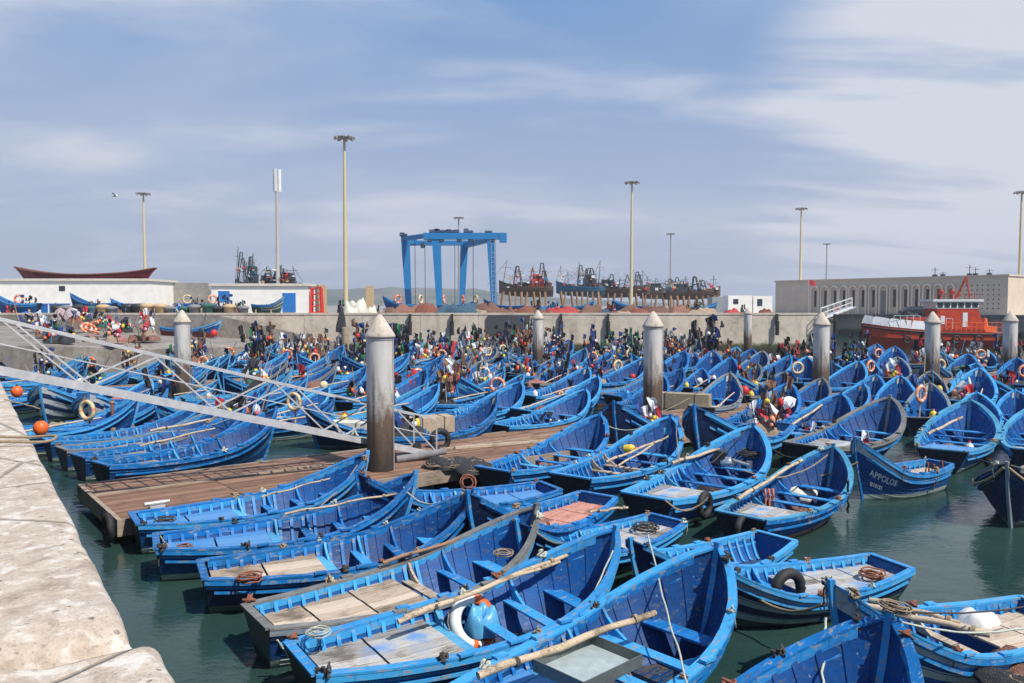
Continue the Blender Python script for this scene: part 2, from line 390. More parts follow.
def make_thwart(u, dz, wd=.22):
    mb = MB(); x = u*BL; z = sheer(u)-dz
    def hw(uu):
        tt = (z-keel(uu))/(sheer(uu)-keel(uu)); return hp(uu, tt, .05).y
    wa, wb = hw((x-wd/2)/BL), hw((x+wd/2)/BL+.01); w = hw(u)
    mb.add([(x+i*wd/2, j*(wa if i < 0 else wb), z-k) for k in (.035, 0) for i, j in ((-1, -1), (1, -1), (1, 1), (-1, 1))], [(3, 2, 1, 0), (4, 5, 6, 7), (0, 1, 5, 4), (1, 2, 6, 5), (2, 3, 7, 6), (3, 0, 4, 7)], 0)
    if dz > .45: return mb
    for s in (1, -1):
        g = beam(u)
        poly = [(0, z), (.30, z), (.16, z+dz*.35), (.07, z+dz*.75), (.05, z+dz+.02), (-.02, z+dz+.02)]
        M = Matrix(((0, 1, 0, x), (s, 0, 0, 0), (0, 0, 1, 0), (0, 0, 0, 1)))
        pts = [((g-.09-(g-.05-w)*(1-(pz-z)/(dz+.02)))-px, pz) for px, pz in poly]
        mb.prism(pts, wd/2-.05, wd/2, 0, M)
    return mb
BOAT = {}
hulls = {'blue': make_hull(()), 'lstripe': make_hull((5, 7)), 'wstripe': make_hull((4, 6, 8)), 'name': make_hull((8,))}
gun = make_gunwale(); stem = make_stem()
HM = {}
def hull_mesh(kind, top, inner=in_blue, rail=None, transom=None):
    key = (kind, top.name, (rail or out_blue).name, (transom or transom_dk).name)
    if key not in HM:
        st = stripe_lt if kind == 'lstripe' else stripe_wh
        HM[key] = hulls[kind].mesh('hull', [top, st, inner, transom or transom_dk, floor_blue, rail or cap_blue, cap_blue])
    return HM[key]
GM = {k: gun.mesh('gunwale', [m]) for k, m in (('blue', cap_blue), ('worn', old_wood_rail), ('light', stripe_lt))}
SM = {k: stem.mesh('stem_post', [m]) for k, m in (('blue', cap_blue), ('worn', old_wood_rail), ('light', stripe_lt))}
DM = {}
for ln in (1.7, 2.1, 2.7):
    d = make_deck(ln+.28, panels=2 if ln < 2.5 else 3)
    for k, m in (('wood', deck_wood), ('grey', deck_grey), ('blue', deck_blue), ('red', deck_red), ('dark', deck_dark)): DM[(k, ln)] = d.mesh('deck_boards', [m, in_blue])
TH = {u: make_thwart(u, dz, w).mesh('thwart', [m]) for u, dz, w, m in ((.44, .26, .22, stripe_lt), (.57, .28, .22, cap_blue), (.70, .34, .22, cap_blue), (.83, .50, .30, cap_blue))}
TW = {u: make_thwart(u, dz, w).mesh('thwart', [deck_wood]) for u, dz, w in ((.44, .26, .22), (.57, .28, .22))}
ROOTS = {}
def boat(x, y, head, s=1.0, deck='wood', dl=2.1, hull='blue', top=None, rail='blue', transom=None, wt=False, label='', group=None, lod=0, wide=1, zs=None, roll=0, long_=None):
    """x, y: middle of the stern; head: bow direction in degrees"""
    top = top or out_blue
    key = (deck, dl, hull, top.name, rail, (transom or transom_dk).name, wt, lod)
    if key in ROOTS: o = copy_tree(ROOTS[key])
    else:
        o = empty('wooden_boat'); ROOTS[key] = o
        link('hull', hull_mesh(hull, top, rail=old_wood_rail if rail == 'worn' else None, transom=transom), o)
        link('gunwale', GM[rail], o)
        if deck: link('deck_boards', DM[(deck, dl)], o)
        link('stem_post', SM[rail], o)
        if lod < 2:
            for u in ((.44, .57, .70, .83) if lod == 0 else (.57, .83)):
                if dl > 2.5 and u < .5: continue
                link('thwart', TW[u] if wt and u in TW else TH[u], o)
    o.location = (x, y, 0); o.rotation_euler = (R(roll), 0, R(head)); o.scale = ((long_ or s), s*wide, (zs or s))
    tag(o, label, 'boat', group); return o
def at_boat(o, lx, ly, lz):
    """point given in a boat's own measure -> world"""
    M = Matrix.Translation(o.location) @ o.rotation_euler.to_matrix().to_4x4() @ Matrix.Diagonal((*o.scale, 1))
    return M @ Vector((lx, ly, lz))
def text_on(o, body, u0, t0, size, side, mat=white_letters, name='lettering', du=1, lab=None):
    cu = bpy.data.curves.new('txt', 'FONT'); cu.body = body; cu.size = size; cu.resolution_u = 2; cu.offset = size*.018
    tmp = bpy.data.objects.new('txt', cu); COL.objects.link(tmp)
    dg = bpy.context.evaluated_depsgraph_get(); me = bpy.data.meshes.new_from_object(tmp.evaluated_get(dg))
    bpy.data.objects.remove(tmp)
    wid = max(v.co.x for v in me.vertices)
    for v in me.vertices:
        X, Y = v.co.x, v.co.y
        # on the port side (+y) the bow is to the left for a viewer outside
        u = (u0 - X/BL) if side > 0 else (u0 - wid/BL + X/BL)
        zk, zz = keel(u), sheer(u)
        t = min(.995, t0 + Y/(zz-zk)*.95)
        p = hp(u, t); p2 = hp(u+.01, t)
        nrm = Vector((-(p2.y-p.y), p2.x-p.x, 0)).normalized()
        v.co = Vector((p.x+nrm.x*.012, side*(p.y+nrm.y*.014), p.z))
    me.materials.clear(); me.materials.append(mat)
    c = link(name, me, o)
    if lab: c['label'] = lab
    return c

# ------------------------------------------------------------------ water, land, hills
m, t, b = newmat('harbour_water'); v = coords(t, kind='Object')
nA = noise_(t, coords(t, (1, 1.6, 1)), 1.1, 3, .5, .4); nB = noise_(t, coords(t, (1, 1.5, 1)), 5.5, 4, .55, .8)
t.links.new(ramp(t, noise_(t, v, .25, 3), [(.3, (.014, .040, .036)), (.7, (.026, .058, .050))]).outputs[0], b.inputs['Base Color'])
b.inputs['Roughness'].default_value = .06; b.inputs['IOR'].default_value = 1.33; b.inputs['Specular IOR Level'].default_value = .5
pw = ramp(t, noise_(t, v, .35, 3, .5), [(.42, .25), (.62, 1.0)]).outputs[0]
bump(t, b, math_(t, 'ADD', nA, math_(t, 'MULTIPLY', math_(t, 'MULTIPLY', nB, .8), pw)), .26, .07)
water_m = m
mb = MB(); mb.add([(-2300, -60, 0), (2300, -60, 0), (2300, 2400, 0), (-2300, 2400, 0)], [(0, 1, 2, 3)]); struct('water', mb, water_m)
def concrete(name, a, c, stain=(.12, .10, .08), sc_=1.0, joints=0, algae=0):
    m, t, b = newmat(name); v = coords(t)
    n1 = noise_(t, v, .9*sc_, 7, .62); n2 = noise_(t, v, 6*sc_, 6, .65); n3 = noise_(t, v, 40*sc_, 4, .7)
    k = math_(t, 'ADD', math_(t, 'MULTIPLY', n1, .6), math_(t, 'MULTIPLY', n2, .45))
    col = ramp(t, k, [(.36, tuple(x*.6 for x in a)), (.5, a), (.66, c)]).outputs[0]
    col = mixc(t, ramp(t, n3, [(.6, 0.0), (.75, .5)]).outputs[0], col, stain)
    vs = coords(t, (1, 1, .12)); st = noise_(t, vs, 2.2*sc_, 6, .6)
    col = mixc(t, ramp(t, st, [(.56, 0.0), (.74, .55)]).outputs[0], col, stain)
    if algae:
        g = N(t, 'ShaderNodeNewGeometry'); s = N(t, 'ShaderNodeSeparateXYZ'); t.links.new(g.outputs['Position'], s.inputs[0])
        z = math_(t, 'ADD', s.outputs[2], math_(t, 'MULTIPLY', n2, .8))
        col = mixc(t, ramp(t, math_(t, 'MULTIPLY', z, .1), [((algae+.35)*.1, 1.0), ((algae+.75)*.1, 0.0)]).outputs[0], col, (.055, .065, .02))
        col = mixc(t, ramp(t, math_(t, 'MULTIPLY', z, .1), [(.11, 1.0), (.13, 0.0)]).outputs[0], col, (.03, .028, .02))
    t.links.new(col, b.inputs['Base Color']); b.inputs['Roughness'].default_value = .88
    bump(t, b, math_(t, 'ADD', n2, math_(t, 'MULTIPLY', n3, .5)), .5, .02); return m
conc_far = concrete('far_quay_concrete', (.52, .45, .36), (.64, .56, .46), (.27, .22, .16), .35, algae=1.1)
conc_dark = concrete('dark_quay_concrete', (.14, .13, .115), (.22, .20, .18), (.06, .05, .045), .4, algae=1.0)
land_m = concrete('yard_ground', (.27, .25, .22), (.36, .33, .29), (.15, .13, .11), .1)
ramp_m = concrete('slipway_concrete', (.22, .195, .165), (.33, .30, .26), (.12, .10, .08), .5)
ZL = 3.9
mb = MB(); mb.add([(-260, 85.6, ZL), (33.4, 85.6, ZL), (47.6, 150, ZL-.3), (101, 112, ZL-.3), (400, 112, ZL-.3), (900, 900, ZL), (-900, 900, ZL)], [(0, 1, 2, 3, 4, 5, 6)])
struct('quay_ground', mb, land_m)
def wall(name, a, b2, z0, z1, th, mat, label=None, cope=True):
    mb = MB(); a = Vector((*a, 0)); b2 = Vector((*b2, 0)); d = (b2-a); L = d.length; d.normalize(); n = Vector((d.y, -d.x, 0))
    M = Matrix((( d.x, -n.x, 0, a.x), (d.y, -n.y, 0, a.y), (0, 0, 1, 0), (0, 0, 0, 1)))
    k = max(1, int(L/6)); 
    for i in range(k):
        x0 = L*i/k; x1 = L*(i+1)/k; j = random.uniform(0, .03)
        mb.box(x0, x1-.03, j, th, z0, z1-.2, 0, M)
    if cope: mb.box(-.1, L, -.035, th+.05, z1-.2, z1, 0, M)
    o = link(name, mb.mesh(name, mat)); 
    if label: tag(o, label, 'wall')
    return o
random.seed(3)
wall('quay_wall', (-90, 85), (33.5, 85), -1.5, 4.5, 1.0, conc_far, 'long pale concrete quay wall with green algae band behind the boats')
wall('quay_wall', (34.6, 85.3), (48, 150), -1.5, 3.9, .8, conc_dark, 'dark concrete wall running back beside the small metal gangway')  # dark concrete along its whole length
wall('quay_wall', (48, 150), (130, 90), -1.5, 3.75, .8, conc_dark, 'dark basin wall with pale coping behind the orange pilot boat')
# thin dark panel for a dark patch, and black rubber fenders on the long wall
mb = MB(); mb.box(-2.6, 1.9, 84.72, 84.93, 1.0, 4.25); o = link('dark_wall_panel', mb.mesh('dark_wall_panel', plain('dark_panel', (.055, .06, .065), .7)))
tag(o, 'dark grey flat panel on the face of the long quay wall', 'gate')
fb = MB(); fb.tube([(0, 0, -.75), (0, 0, .75)], .22, 10); fb.box(-.12, .12, 0, .3, .7, 1.5); fen = Proto('wall_fender', [], fb.mesh('wall_fender', rubber))
for i, px in enumerate((561, 608, 713, 777, 835, 410, 452)):
    fen.put(((px-512)/800*84.7, 84.6, 2.9), label='%s black rubber fender from the left hanging on the long quay wall' % ('third fourth fifth sixth seventh first second'.split()[i]), cat='fender', group='fenders on the quay wall')
# slipway at the left
mb = MB()
mb.add([(-75, 59, 2.3), (-36, 60, 2.3), (-29.5, 66, 1.7), (-18, 84.9, 1.2), (-31, 84.9, 4.2), (-75, 84.9, 4.3)], [(0, 1, 2, 3, 4, 5)])
mb.add([(-75, 59, 2.3), (-36, 60, 2.3), (-29.5, 66, 1.7), (-18, 84.9, 1.2), (-18, 84.9, -1), (-29.5, 66, -1), (-36, 60, -1), (-75, 59, -1)], [(0, 7, 6, 1), (1, 6, 5, 2), (2, 5, 4, 3)])
struct('slipway', mb, ramp_m)
# hills
hm, t, b = newmat('dry_hills'); v = coords(t)
t.links.new(ramp(t, noise_(t, v, .012, 8, .65), [(.4, (.05, .07, .04)), (.6, (.17, .15, .10))]).outputs[0], b.inputs['Base Color']); b.inputs['Roughness'].default_value = 1
mb = MB(); nx = 90; rows = []
for j in range(6):
    r = []
    for i in range(nx+1):
        px = -150+ (1250+0)*i/nx; d = 1250+j*120
        hh = spl(px, [-150, 0, 120, 200, 300, 400, 470, 540, 620, 700, 800, 1100], [24, 26, 28, 34, 36, 39, 36, 22, 12, 6, 0, 0])
        z = hh*math.sin(math.pi*min(1, (j+.0)/3.4)/2)*(1+.10*noise.noise((px*.02, j, 0))) + 4*noise.noise((px*.06, j*.7, 3))*(j > 0)*(hh > 4)
        r.append(Vector(((px-512)/800*d, d, max(0.1 if px < 760 else -.5, z)+.2)))
    rows.append(r)
grid(mb, rows, 0); struct('hills', mb, hm)

# ------------------------------------------------------------------ near quay
m, t, b = newmat('near_quay_stone'); v = coords(t)
n1 = noise_(t, v, 1.3, 8, .66, .5); n2 = noise_(t, v, 7, 7, .66, .6); n3 = noise_(t, v, 45, 5, .7); n4 = noise_(t, v, 8, 4, .6, .3)
k = math_(t, 'ADD', math_(t, 'MULTIPLY', n1, .45), math_(t, 'MULTIPLY', n2, .55))
c = ramp(t, k, [(.36, (.31, .24, .18)), (.46, (.49, .40, .315)), (.54, (.57, .48, .385)), (.63, (.66, .585, .49))]).outputs[0]
c = mixc(t, ramp(t, n3, [(.54, 0.0), (.68, .7)]).outputs[0], c, (.22, .175, .14))
c = mixc(t, ramp(t, math_(t, 'MULTIPLY', n2, n4), [(.27, 0.0), (.35, .6)]).outputs[0], c, (.74, .70, .65))
pit = N(t, 'ShaderNodeTexVoronoi', inp={'Scale': 9}); t.links.new(v, pit.inputs[0])
pm_ = math_(t, 'MULTIPLY', ramp(t, pit.outputs['Distance'], [(.10, 1.0), (.17, 0.0)]).outputs[0], ramp(t, n1, [(.48, 0.0), (.55, 1.0)]).outputs[0])
c = mixc(t, math_(t, 'MULTIPLY', pm_, .7), c, (.16, .12, .09))
ckv = N(t, 'ShaderNodeTexVoronoi', feature='DISTANCE_TO_EDGE', inp={'Scale': .55}); t.links.new(mixc(t, .12, v, N(t, 'ShaderNodeTexNoise', inp={'Scale': 4}).outputs[1]), ckv.inputs[0])
ck = ramp(t, ckv.outputs[0], [(.004, 1.0), (.012, 0.0)]).outputs[0]
c = mixc(t, math_(t, 'MULTIPLY', ck, .55), c, (.14, .10, .07))
t.links.new(c, b.inputs['Base Color']); b.inputs['Roughness'].default_value = .85
bump(t, b, math_(t, 'SUBTRACT', math_(t, 'ADD', n2, math_(t, 'MULTIPLY', n3, .5)), math_(t, 'ADD', pm_, ck)), .8, .03)
O = Vector((-14.0, 21.5, 0)); E_ = Vector((.567, -.8235, 0)).normalized(); NI = Vector((E_.y, -E_.x, 0))
def sm(x): x = max(0, min(1, x)); return x*x*(3-2*x)
AN = 21.27
def qz(a, v_):
    z = 3.8+.006*noise.noise((a*.9, v_*.9, 0))+.006*noise.noise((a*4, v_*4, 2))+.005*noise.noise((a*13, v_*13, 5))
    e = .085+.015*noise.noise((a*1.5, 0, 7))
    if v_ < e: z -= e-math.sqrt(max(0, e*e-(e-v_)**2))
    w = sm((v_-.40)/.35)                       # 0 at the edge strip, 1 further in
    dz = .13
    x = a-AN
    sharp = 0 if x < -.30 else (1-math.sqrt(max(0, 1-((x+.30)/.30)**2)) if x < 0 else 1.0)
    soft = sm((x+.5)/1.3)
    sharp = sharp*(1-.0)
    rise = 0
    z -= dz*((sharp-rise)*(1-w)+(soft-rise)*w)
    if abs(x-.012) < .02 and v_ < .44: z -= .05
    return z
av = [-3+i*.25 for i in range(88)]
av += [19+i*.02 for i in range(int(4.6/.02))]+[23.7+i*.2 for i in range(22)]
vv = [0, .01, .025, .045, .07, .1, .13, .17]+[.2+i*.03 for i in range(50)]+[1.8+i*.3 for i in range(30)]+[12, 20, 40]
mb = MB(); rows = []
for a in av:
    r = []
    for v_ in vv:
        p = O+E_*a+NI*v_; ee = .02*noise.noise((a*1.1, 0, 3))+.008*noise.noise((a*5, 0, 3)); p -= NI*(ee+.13*sm((a-AN+.02)/.06))*max(0, 1-v_/.6)
        r.append(Vector((p.x, p.y, qz(a, v_))))
    rows.append(r)
grid(mb, rows, 0)
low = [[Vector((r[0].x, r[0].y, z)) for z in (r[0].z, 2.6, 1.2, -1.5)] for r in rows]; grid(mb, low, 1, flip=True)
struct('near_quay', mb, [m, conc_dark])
# rusty mooring ring lying on the near quay
mb = MB(); ring = []
for i in range(26):
    a = 2*math.pi*i/25; ring.append((.42*math.cos(a), .18*math.sin(a)*1.3, .03+.015*math.sin(3*a)))
mb.tube(ring, .018, 6); p = Vector((-5.7, 9.15, 3.82)); o = link('rope_loop', mb.mesh('rope_loop', rope_tan), loc=p); o.rotation_euler = (0, 0, R(5)); tag(o, 'thin brown rope loop lying flat on the near stone quay', 'rope')

# ------------------------------------------------------------------ pontoons
pont_wood = wood('pontoon_boards', (.20, .105, .062), (.30, .175, .11))
def pontoon(a, ang, L, Wd, label, z=.55):
    o = empty('floating_pontoon', (a[0], a[1], 0), R(ang)); tag(o, label, 'pontoon')
    mb = MB(); k = int(L/.14)
    for i in range(int(Wd/.16)):
        y0 = .1+i*(Wd-.2)/int(Wd/.16); y1 = y0+(Wd-.2)/int(Wd/.16)-.012
        for j in range(int(L/3)+1): mb.box(j*3+.01, min(L, j*3+2.985), y0, y1, z-.05, z+.003*((i*5+j*3) % 3), 0)
    link('deck_boards', mb.mesh('deck_boards', pont_wood), o)
    mb = MB(); mb.box(0, L, 0, .1, z-.35, z+.03); mb.box(0, L, Wd-.1, Wd, z-.35, z+.03); mb.box(-.1, 0, 0, Wd, z-.35, z+.03); mb.box(0, L, Wd*.62, Wd*.62+.09, z+.006, z+.05)
    link('edge_frame', mb.mesh('edge_frame', wood('pontoon_edge', (.24, .18, .14), (.36, .29, .22))), o)
    mb = MB()
    for j in range(int(L/3)+1): mb.box(j*3+.3, min(L, j*3+2.5), .3, Wd-.3, -.4, z-.08)
    link('float', mb.mesh('float', plain('float_concrete', (.10, .10, .09), .9)), o); return o
PA = 38.4
pontoon((-8.75, 17.75), PA, 25.5, 4.6, 'brown timber pontoon reaching from the gangway foot to the right')
_u = Vector((math.cos(R(PA)), math.sin(R(PA)), 0)); _n = Vector((-_u.y, _u.x, 0)); _p = Vector((-8.75, 17.75, 0))+_u*25.7+_n*2.6
pontoon((_p.x, _p.y), PA, 37, 1.5, 'narrow continuation of the timber pontoon among the right-hand boats')
pontoon((-27.5, 40.5), 38.4, 66, 3.2, 'farther timber pontoon half hidden among the crowded boats')
# piles
pile_m, t, b = newmat('pile_concrete'); v = coords(t)
g = N(t, 'ShaderNodeNewGeometry'); s = N(t, 'ShaderNodeSeparateXYZ'); t.links.new(g.outputs['Position'], s.inputs[0])
n1 = noise_(t, coords(t, (1, 1, .25)), 3.5, 7, .65, .5); n2 = noise_(t, v, 14, 6, .7)
c = ramp(t, n1, [(.3, (.40, .38, .35)), (.55, (.53, .505, .47)), (.8, (.62, .59, .55))]).outputs[0]
c = mixc(t, ramp(t, n2, [(.6, 0.0), (.8, .4)]).outputs[0], c, (.28, .23, .18))
zz = math_(t, 'ADD', s.outputs[2], math_(t, 'MULTIPLY', n1, 1.9))
zz = math_(t, 'MULTIPLY', math_(t, 'ADD', zz, math_(t, 'MULTIPLY', n2, 1.1)), .0885)
c = mixc(t, ramp(t, zz, [(.31, .95), (.345, .6), (.40, 0.0)]).outputs[0], c, (.095, .055, .03))
c = mixc(t, ramp(t, zz, [(.20, .9), (.29, 0.0)]).outputs[0], c, (.025, .02, .016))
c = mixc(t, ramp(t, zz, [(.13, .8), (.17, 0.0)]).outputs[0], c, (.05, .08, .02))
# a long black run-off stain down one face of each pile
oc = N(t, 'ShaderNodeTexCoord'); so_ = N(t, 'ShaderNodeSeparateXYZ'); t.links.new(oc.outputs['Object'], so_.inputs[0])
stn = math_(t, 'ADD', math_(t, 'ABSOLUTE', math_(t, 'ADD', so_.outputs[0], .14)), math_(t, 'MULTIPLY', n1, .06))
msk = math_(t, 'MULTIPLY', ramp(t, stn, [(.04, 1.0), (.10, 0.0)]).outputs[0], math_(t, 'MULTIPLY', ramp(t, zz, [(.36, 1.0), (.50, 0.0)]).outputs[0], .85))
c = mixc(t, msk, c, (.03, .027, .025))
t.links.new(c, b.inputs['Base Color']); b.inputs['Roughness'].default_value = .8; bump(t, b, n2, .35, .01)
cone_m = concrete('pile_cap', (.46, .40, .33), (.60, .54, .46), (.2, .15, .1), 2)
mb = MB(); mb.lathe([(.40, -2), (.40, 4.42)], 32)
for z in (4.36,): mb.lathe([(.40, z), (.415, z+.01), (.415, z+.08), (.40, z+.085)], 32)
mb2 = MB(); mb2.lathe([(.0, 4.44), (.445, 4.44), (.45, 4.49), (.42, 4.55), (.25, 4.83), (.06, 5.10), (.001, 5.12)], 32, 0)
mc = MB(); mc.tube([(.40, -.12, 0), (.41, -.12, 4.4)], .012, 6)
pile = Proto('mooring_pile', [('shaft', mb.mesh('shaft', pile_m)), ('cone_cap', mb2.mesh('cone_cap', cone_m)), ('conduit', mc.mesh('conduit', steel))])
PILES = [(-3.85, 23.3, 1, 'nearest thick pile, tide-stained black, standing at the gangway foot', 380), (6.0, 34.0, 1, 'round pile with a dark brown lower half at the centre of the fleet', 653),
         (16.1, 41.6, 1, 'round pile with green weed at its foot among the right-hand boats', 822), (24.5, 46.6, 1, 'grey pile standing in front of the orange pilot boat wheelhouse', 933),
         (31.4, 50.4, 1, 'rightmost of the cone-capped piles, below the tall lamp', 1010), (-17.4, 42.2, 1, 'leftmost cone-capped pile, in front of the boat hung on the wall', 181),
         (1.95, 60, 1, 'slender-looking distant pile in front of the dark panel on the wall', 538), (24.0, 84-2.6, 1, 'farthest and smallest pile, close under the long quay wall', 741)]
for i, (x, y, s_, lab, px) in enumerate(PILES):
    pile.put((x, y, -.12*(i in (2, 3, 4, 6))), (0, 0, 0), 1, lab, 'pile', 'cone-capped mooring piles')

# ------------------------------------------------------------------ gangway
gx, gy = Vector((-11.2, 17.3, 3.98)), Vector((-2.35, 25.2, .62))
g = empty('gangway', (0, 0, 0)); tag(g, 'long galvanised truss gangway sloping from the quay down to the pontoon', 'gangway')
gx0 = gx - (gy-gx)*.12; ax = (gy-gx0); LG = ax.length; ax.normalize(); sd_ = Vector((-ax.y, ax.x, 0)).normalized()
Wg = 1.25
for nm, off in (('truss', 0), ('truss', Wg)):
    mb = MB(); A = gx0+sd_*off; Bp = gy+sd_*off; up = Vector((0, 0, 1.15))
    mb.bar(A, Bp, .08, .17); mb.bar(A+up, Bp-ax*.1+up, .05, .05); mb.bar(A+up*.52, Bp+up*.52-ax*.1, .025, .025)
    nb = 4; hb = LG/nb
    for i in range(nb):
        p0 = A+ax*(hb*i); p1 = A+ax*(hb*(i+1)); md = (p0+p1)/2
        mb.bar(p0+up*.06, md+up*.98-ax*.15, .038, .038); mb.bar(md+up*.98+ax*.15, p1+up*.06, .038, .038)
        mb.bar(p1-ax*.05+up*.06, p1-ax*.05+up, .045, .045) if i == nb-1 else None
    link(nm, mb.mesh(nm, plain('pale_aluminium', (.50, .50, .50), .5, .2, vary=.2, sc_=5)), g)
mb = MB()
for i in range(34):
    p = gx0+ax*(LG*(i+.5)/34); mb.bar(p+Vector((0, 0, -.02)), p+sd_*Wg+Vector((0, 0, -.02)), .05, .04)
link('cross_rungs', mb.mesh('cross_rungs', steel), g)
mb = MB(); q = gy+sd_*(-.05); mb.bar(gy+sd_*.62, gy+sd_*.62+ax*1.3*Vector((1, 1, 0)).normalized().length*.6-Vector((0, 0, .02)), 1.1, .04); link('landing_plate', mb.mesh('landing_plate', steel), g)
mb = MB()
for off in (.1, Wg-.1): mb.tube([gy+sd_*(off-.06)+Vector((0, 0, .12)), gy+sd_*(off+.06)+Vector((0, 0, .12))], .14, 12)
link('roller', mb.mesh('roller', rubber), g)
# quay end carriage post and hanging red bucket things
# ------------------------------------------------------------------ land behind the wall
def px(x_, d): return (x_-512)/800*d
def zy(y_, d): return 5.4-(y_-304.5)/800*d
lamp_m = plain('lamp_pole_paint', (.56, .47, .28), .6, vary=.15); lamp_g = plain('lamp_pole_grey', (.33, .31, .28), .6, vary=.15)
for i, (x_, ytop, mm_, lab) in enumerate(((346, 139, 0, 'tallest cream lamp mast, behind the white bags on the quay'), (146, 194, 0, 'lamp mast rising beside the stern of the red-brown hull'), (459, 218, 1, 'lamp mast standing in front of the blue travel lift'), (631, 183, 0, 'cream lamp mast in front of the laid-up trawlers'),
        (670, 234, 1, 'short far lamp mast between the trawlers'), (799.5, 209, 0, 'cream lamp mast at the left end of the arcaded building'), (825.5, 244, 1, 'short far lamp mast behind the arcaded building roof'), (1018, 191, 0, 'lamp mast at the sunlit end of the arcaded building'))):
    d = 20.6*800/(304.5-ytop)+0; X = px(x_, d)
    o = empty('lamp_mast', (X, d, ZL)); tag(o, lab, 'lamp mast', 'tall lamp masts around the harbour')
    if i == 7: o.location.z = 3.6
    Ht = 26-ZL
    mb = MB(); mb.tube([(0, 0, 0), (0, 0, Ht*.5), (0, 0, Ht-.3)], [.30, .24, .16], 12); link('pole', mb.mesh('pole', lamp_g if mm_ else lamp_m), o)
    mb = MB(); mb.lathe([(.2, Ht-.3), (1.0, Ht-.15), (1.05, Ht), (.2, Ht+.15), (.001, Ht+.2)], 16)
    for k in range(8):
        a = k*math.pi/4; mb.box(-.22, .22, -.16, .16, -.14, .14, 0, Matrix.Translation((1.1*math.cos(a), 1.1*math.sin(a), Ht-.12)) @ Matrix.Rotation(a, 4, 'Z') @ Matrix.Rotation(.5, 4, 'Y'))
    link('lamp_ring', mb.mesh('lamp_ring', plain('lamp_head', (.25, .24, .23), .5)), o)
# phone mast
o = empty('antenna_mast', (px(278.5, 108), 108, ZL)); tag(o, 'telecom mast with white panel antennas above the hut with blue doors', 'mast')
mb = MB(); mb.tube([(0, 0, 0), (0, 0, 18.5)], [.30, .16], 10); link('pole', mb.mesh('pole', plain('antenna_pole', (.42, .40, .37), .6)), o)
for k in range(3):
    a = k*2.09+.5; mb = MB(); mb.box(-.17, .17, -.1, .1, 16.6, 19.6, 0, Matrix.Translation((.42*math.cos(a), .42*math.sin(a), 0)) @ Matrix.Rotation(a, 4, 'Z')); mb.bar((0, 0, 17.3), (.4*math.cos(a), .4*math.sin(a), 17.3), .06, .06); link('panel_antenna', mb.mesh('panel_antenna', WHITEP), o)
mb = MB(); mb.lathe([(.001, 0), (.35, 0), (.35, .25), (.001, .25)], 12, 0, (-.5, 0, 6)); link('dish', mb.mesh('dish', WHITEP), o)
# travel lift
LB = plain('lift_blue_paint', (.012, .18, .43), .5, vary=.2)
o = empty('travel_lift', (px(451, 112), 112, ZL)); tag(o, 'tall blue four-legged travel lift for hauling boats', 'boat lift')
def wx(x_, d=112): return px(x_, d)-px(451, 112)
zt = zy(242, 112)-ZL
legs = [((409, 311), (406, 240), 0, -1), ((443, 311), (440, 236), -5, 0), ((459, 311), (462, 240), 6, 0), ((495, 311), (492, 238), -5, 0)]
for (a, ya), (b_, yb), dy, _ in legs:
    mb = MB(); n = len(mb.v)
    for (q, zq, w) in ((wx(a), .9, .5), (wx(b_), zt, .74)):
        for i, j in ((-1, -1), (1, -1), (1, 1), (-1, 1)): mb.v.append((q+i*w*.75, dy+j*.4, zq))
    mb.f += [(0, 1, 5, 4), (1, 2, 6, 5), (2, 3, 7, 6), (3, 0, 4, 7)]; mb.m += [0]*4; mb.sm += [False]*4
    mb.box(wx(a)-1.0, wx(a)+1.0, dy-.45, dy+.45, .55, 1.1)
    leg = link('leg', mb.mesh('leg', LB), o)
    for k in (-.75, .75):
        wmb = MB(); M = Matrix.Translation((wx(a)+k, dy, .55)) @ Matrix.Rotation(R(90), 4, 'X'); wmb.lathe([(.001, -.22), (.5, -.22), (.55, -.1), (.55, .1), (.5, .22), (.001, .22)], 16)
        wmb.v = [tuple(M @ Vector(v)) for v in wmb.v]; link('wheel', wmb.mesh('wheel', rubber), leg)
mb = MB(); mb.box(wx(428), wx(507), -5.5, -4.5, zt-.1, zt+.75); mb.box(wx(500), wx(507), -5.6, -4.4, zt-.5, zt+.6); link('main_beam', mb.mesh('main_beam', LB), o)
mb = MB(); mb.box(wx(397), wx(475), 5.5, 6.4, zt-.1, zt+.6); link('rear_beam', mb.mesh('rear_beam', LB), o)
mb = MB(); mb.bar((wx(404), 0, zt+.4), (wx(432), -5, zt+.4), .5, .6); mb.bar((wx(490), -5, zt-.1), (wx(463), 6, zt-.1), .7, .7); mb.bar((wx(404), 0, zt+.4), (wx(410), 6, zt+.4), .7, .8); link('cross_beam', mb.mesh('cross_beam', LB), o)
random.seed(8)
for k in range(26):
    x_ = random.uniform(wx(398), wx(504)); y_ = -5 if x_ > wx(430) else random.choice((0, 6)); zz_ = random.choice((.82, .86, -.35)); mb = MB(); mb.box(x_-.3, x_+.3, y_-.4, y_+.4, zt+zz_-.1, zt+zz_+random.uniform(.15, .5)); mb.tube([(x_-.2, y_-.45, zt+zz_), (x_+.2, y_-.45, zt+zz_+.1)], .08, 6)
    link('winch', mb.mesh('winch', plain('winch_grey', (.06, .10, .16), .6)), o)
for x_, y_ in ((495, -5.1),):
    mb = MB()
    for q in (-.22, .22): mb.bar((wx(x_)+q, y_-.35, 1.2), (wx(x_)+q-.2, y_-.35, zt), .05, .05)
    for k in range(12): z_ = 1.5+k*.62; mb.bar((wx(x_)-.24-.2*(z_-1.2)/(zt-1.2), y_-.36, z_), (wx(x_)+.24-.2*(z_-1.2)/(zt-1.2), y_-.36, z_), .035, .035)
    link('ladder', mb.mesh('ladder', steel), o)
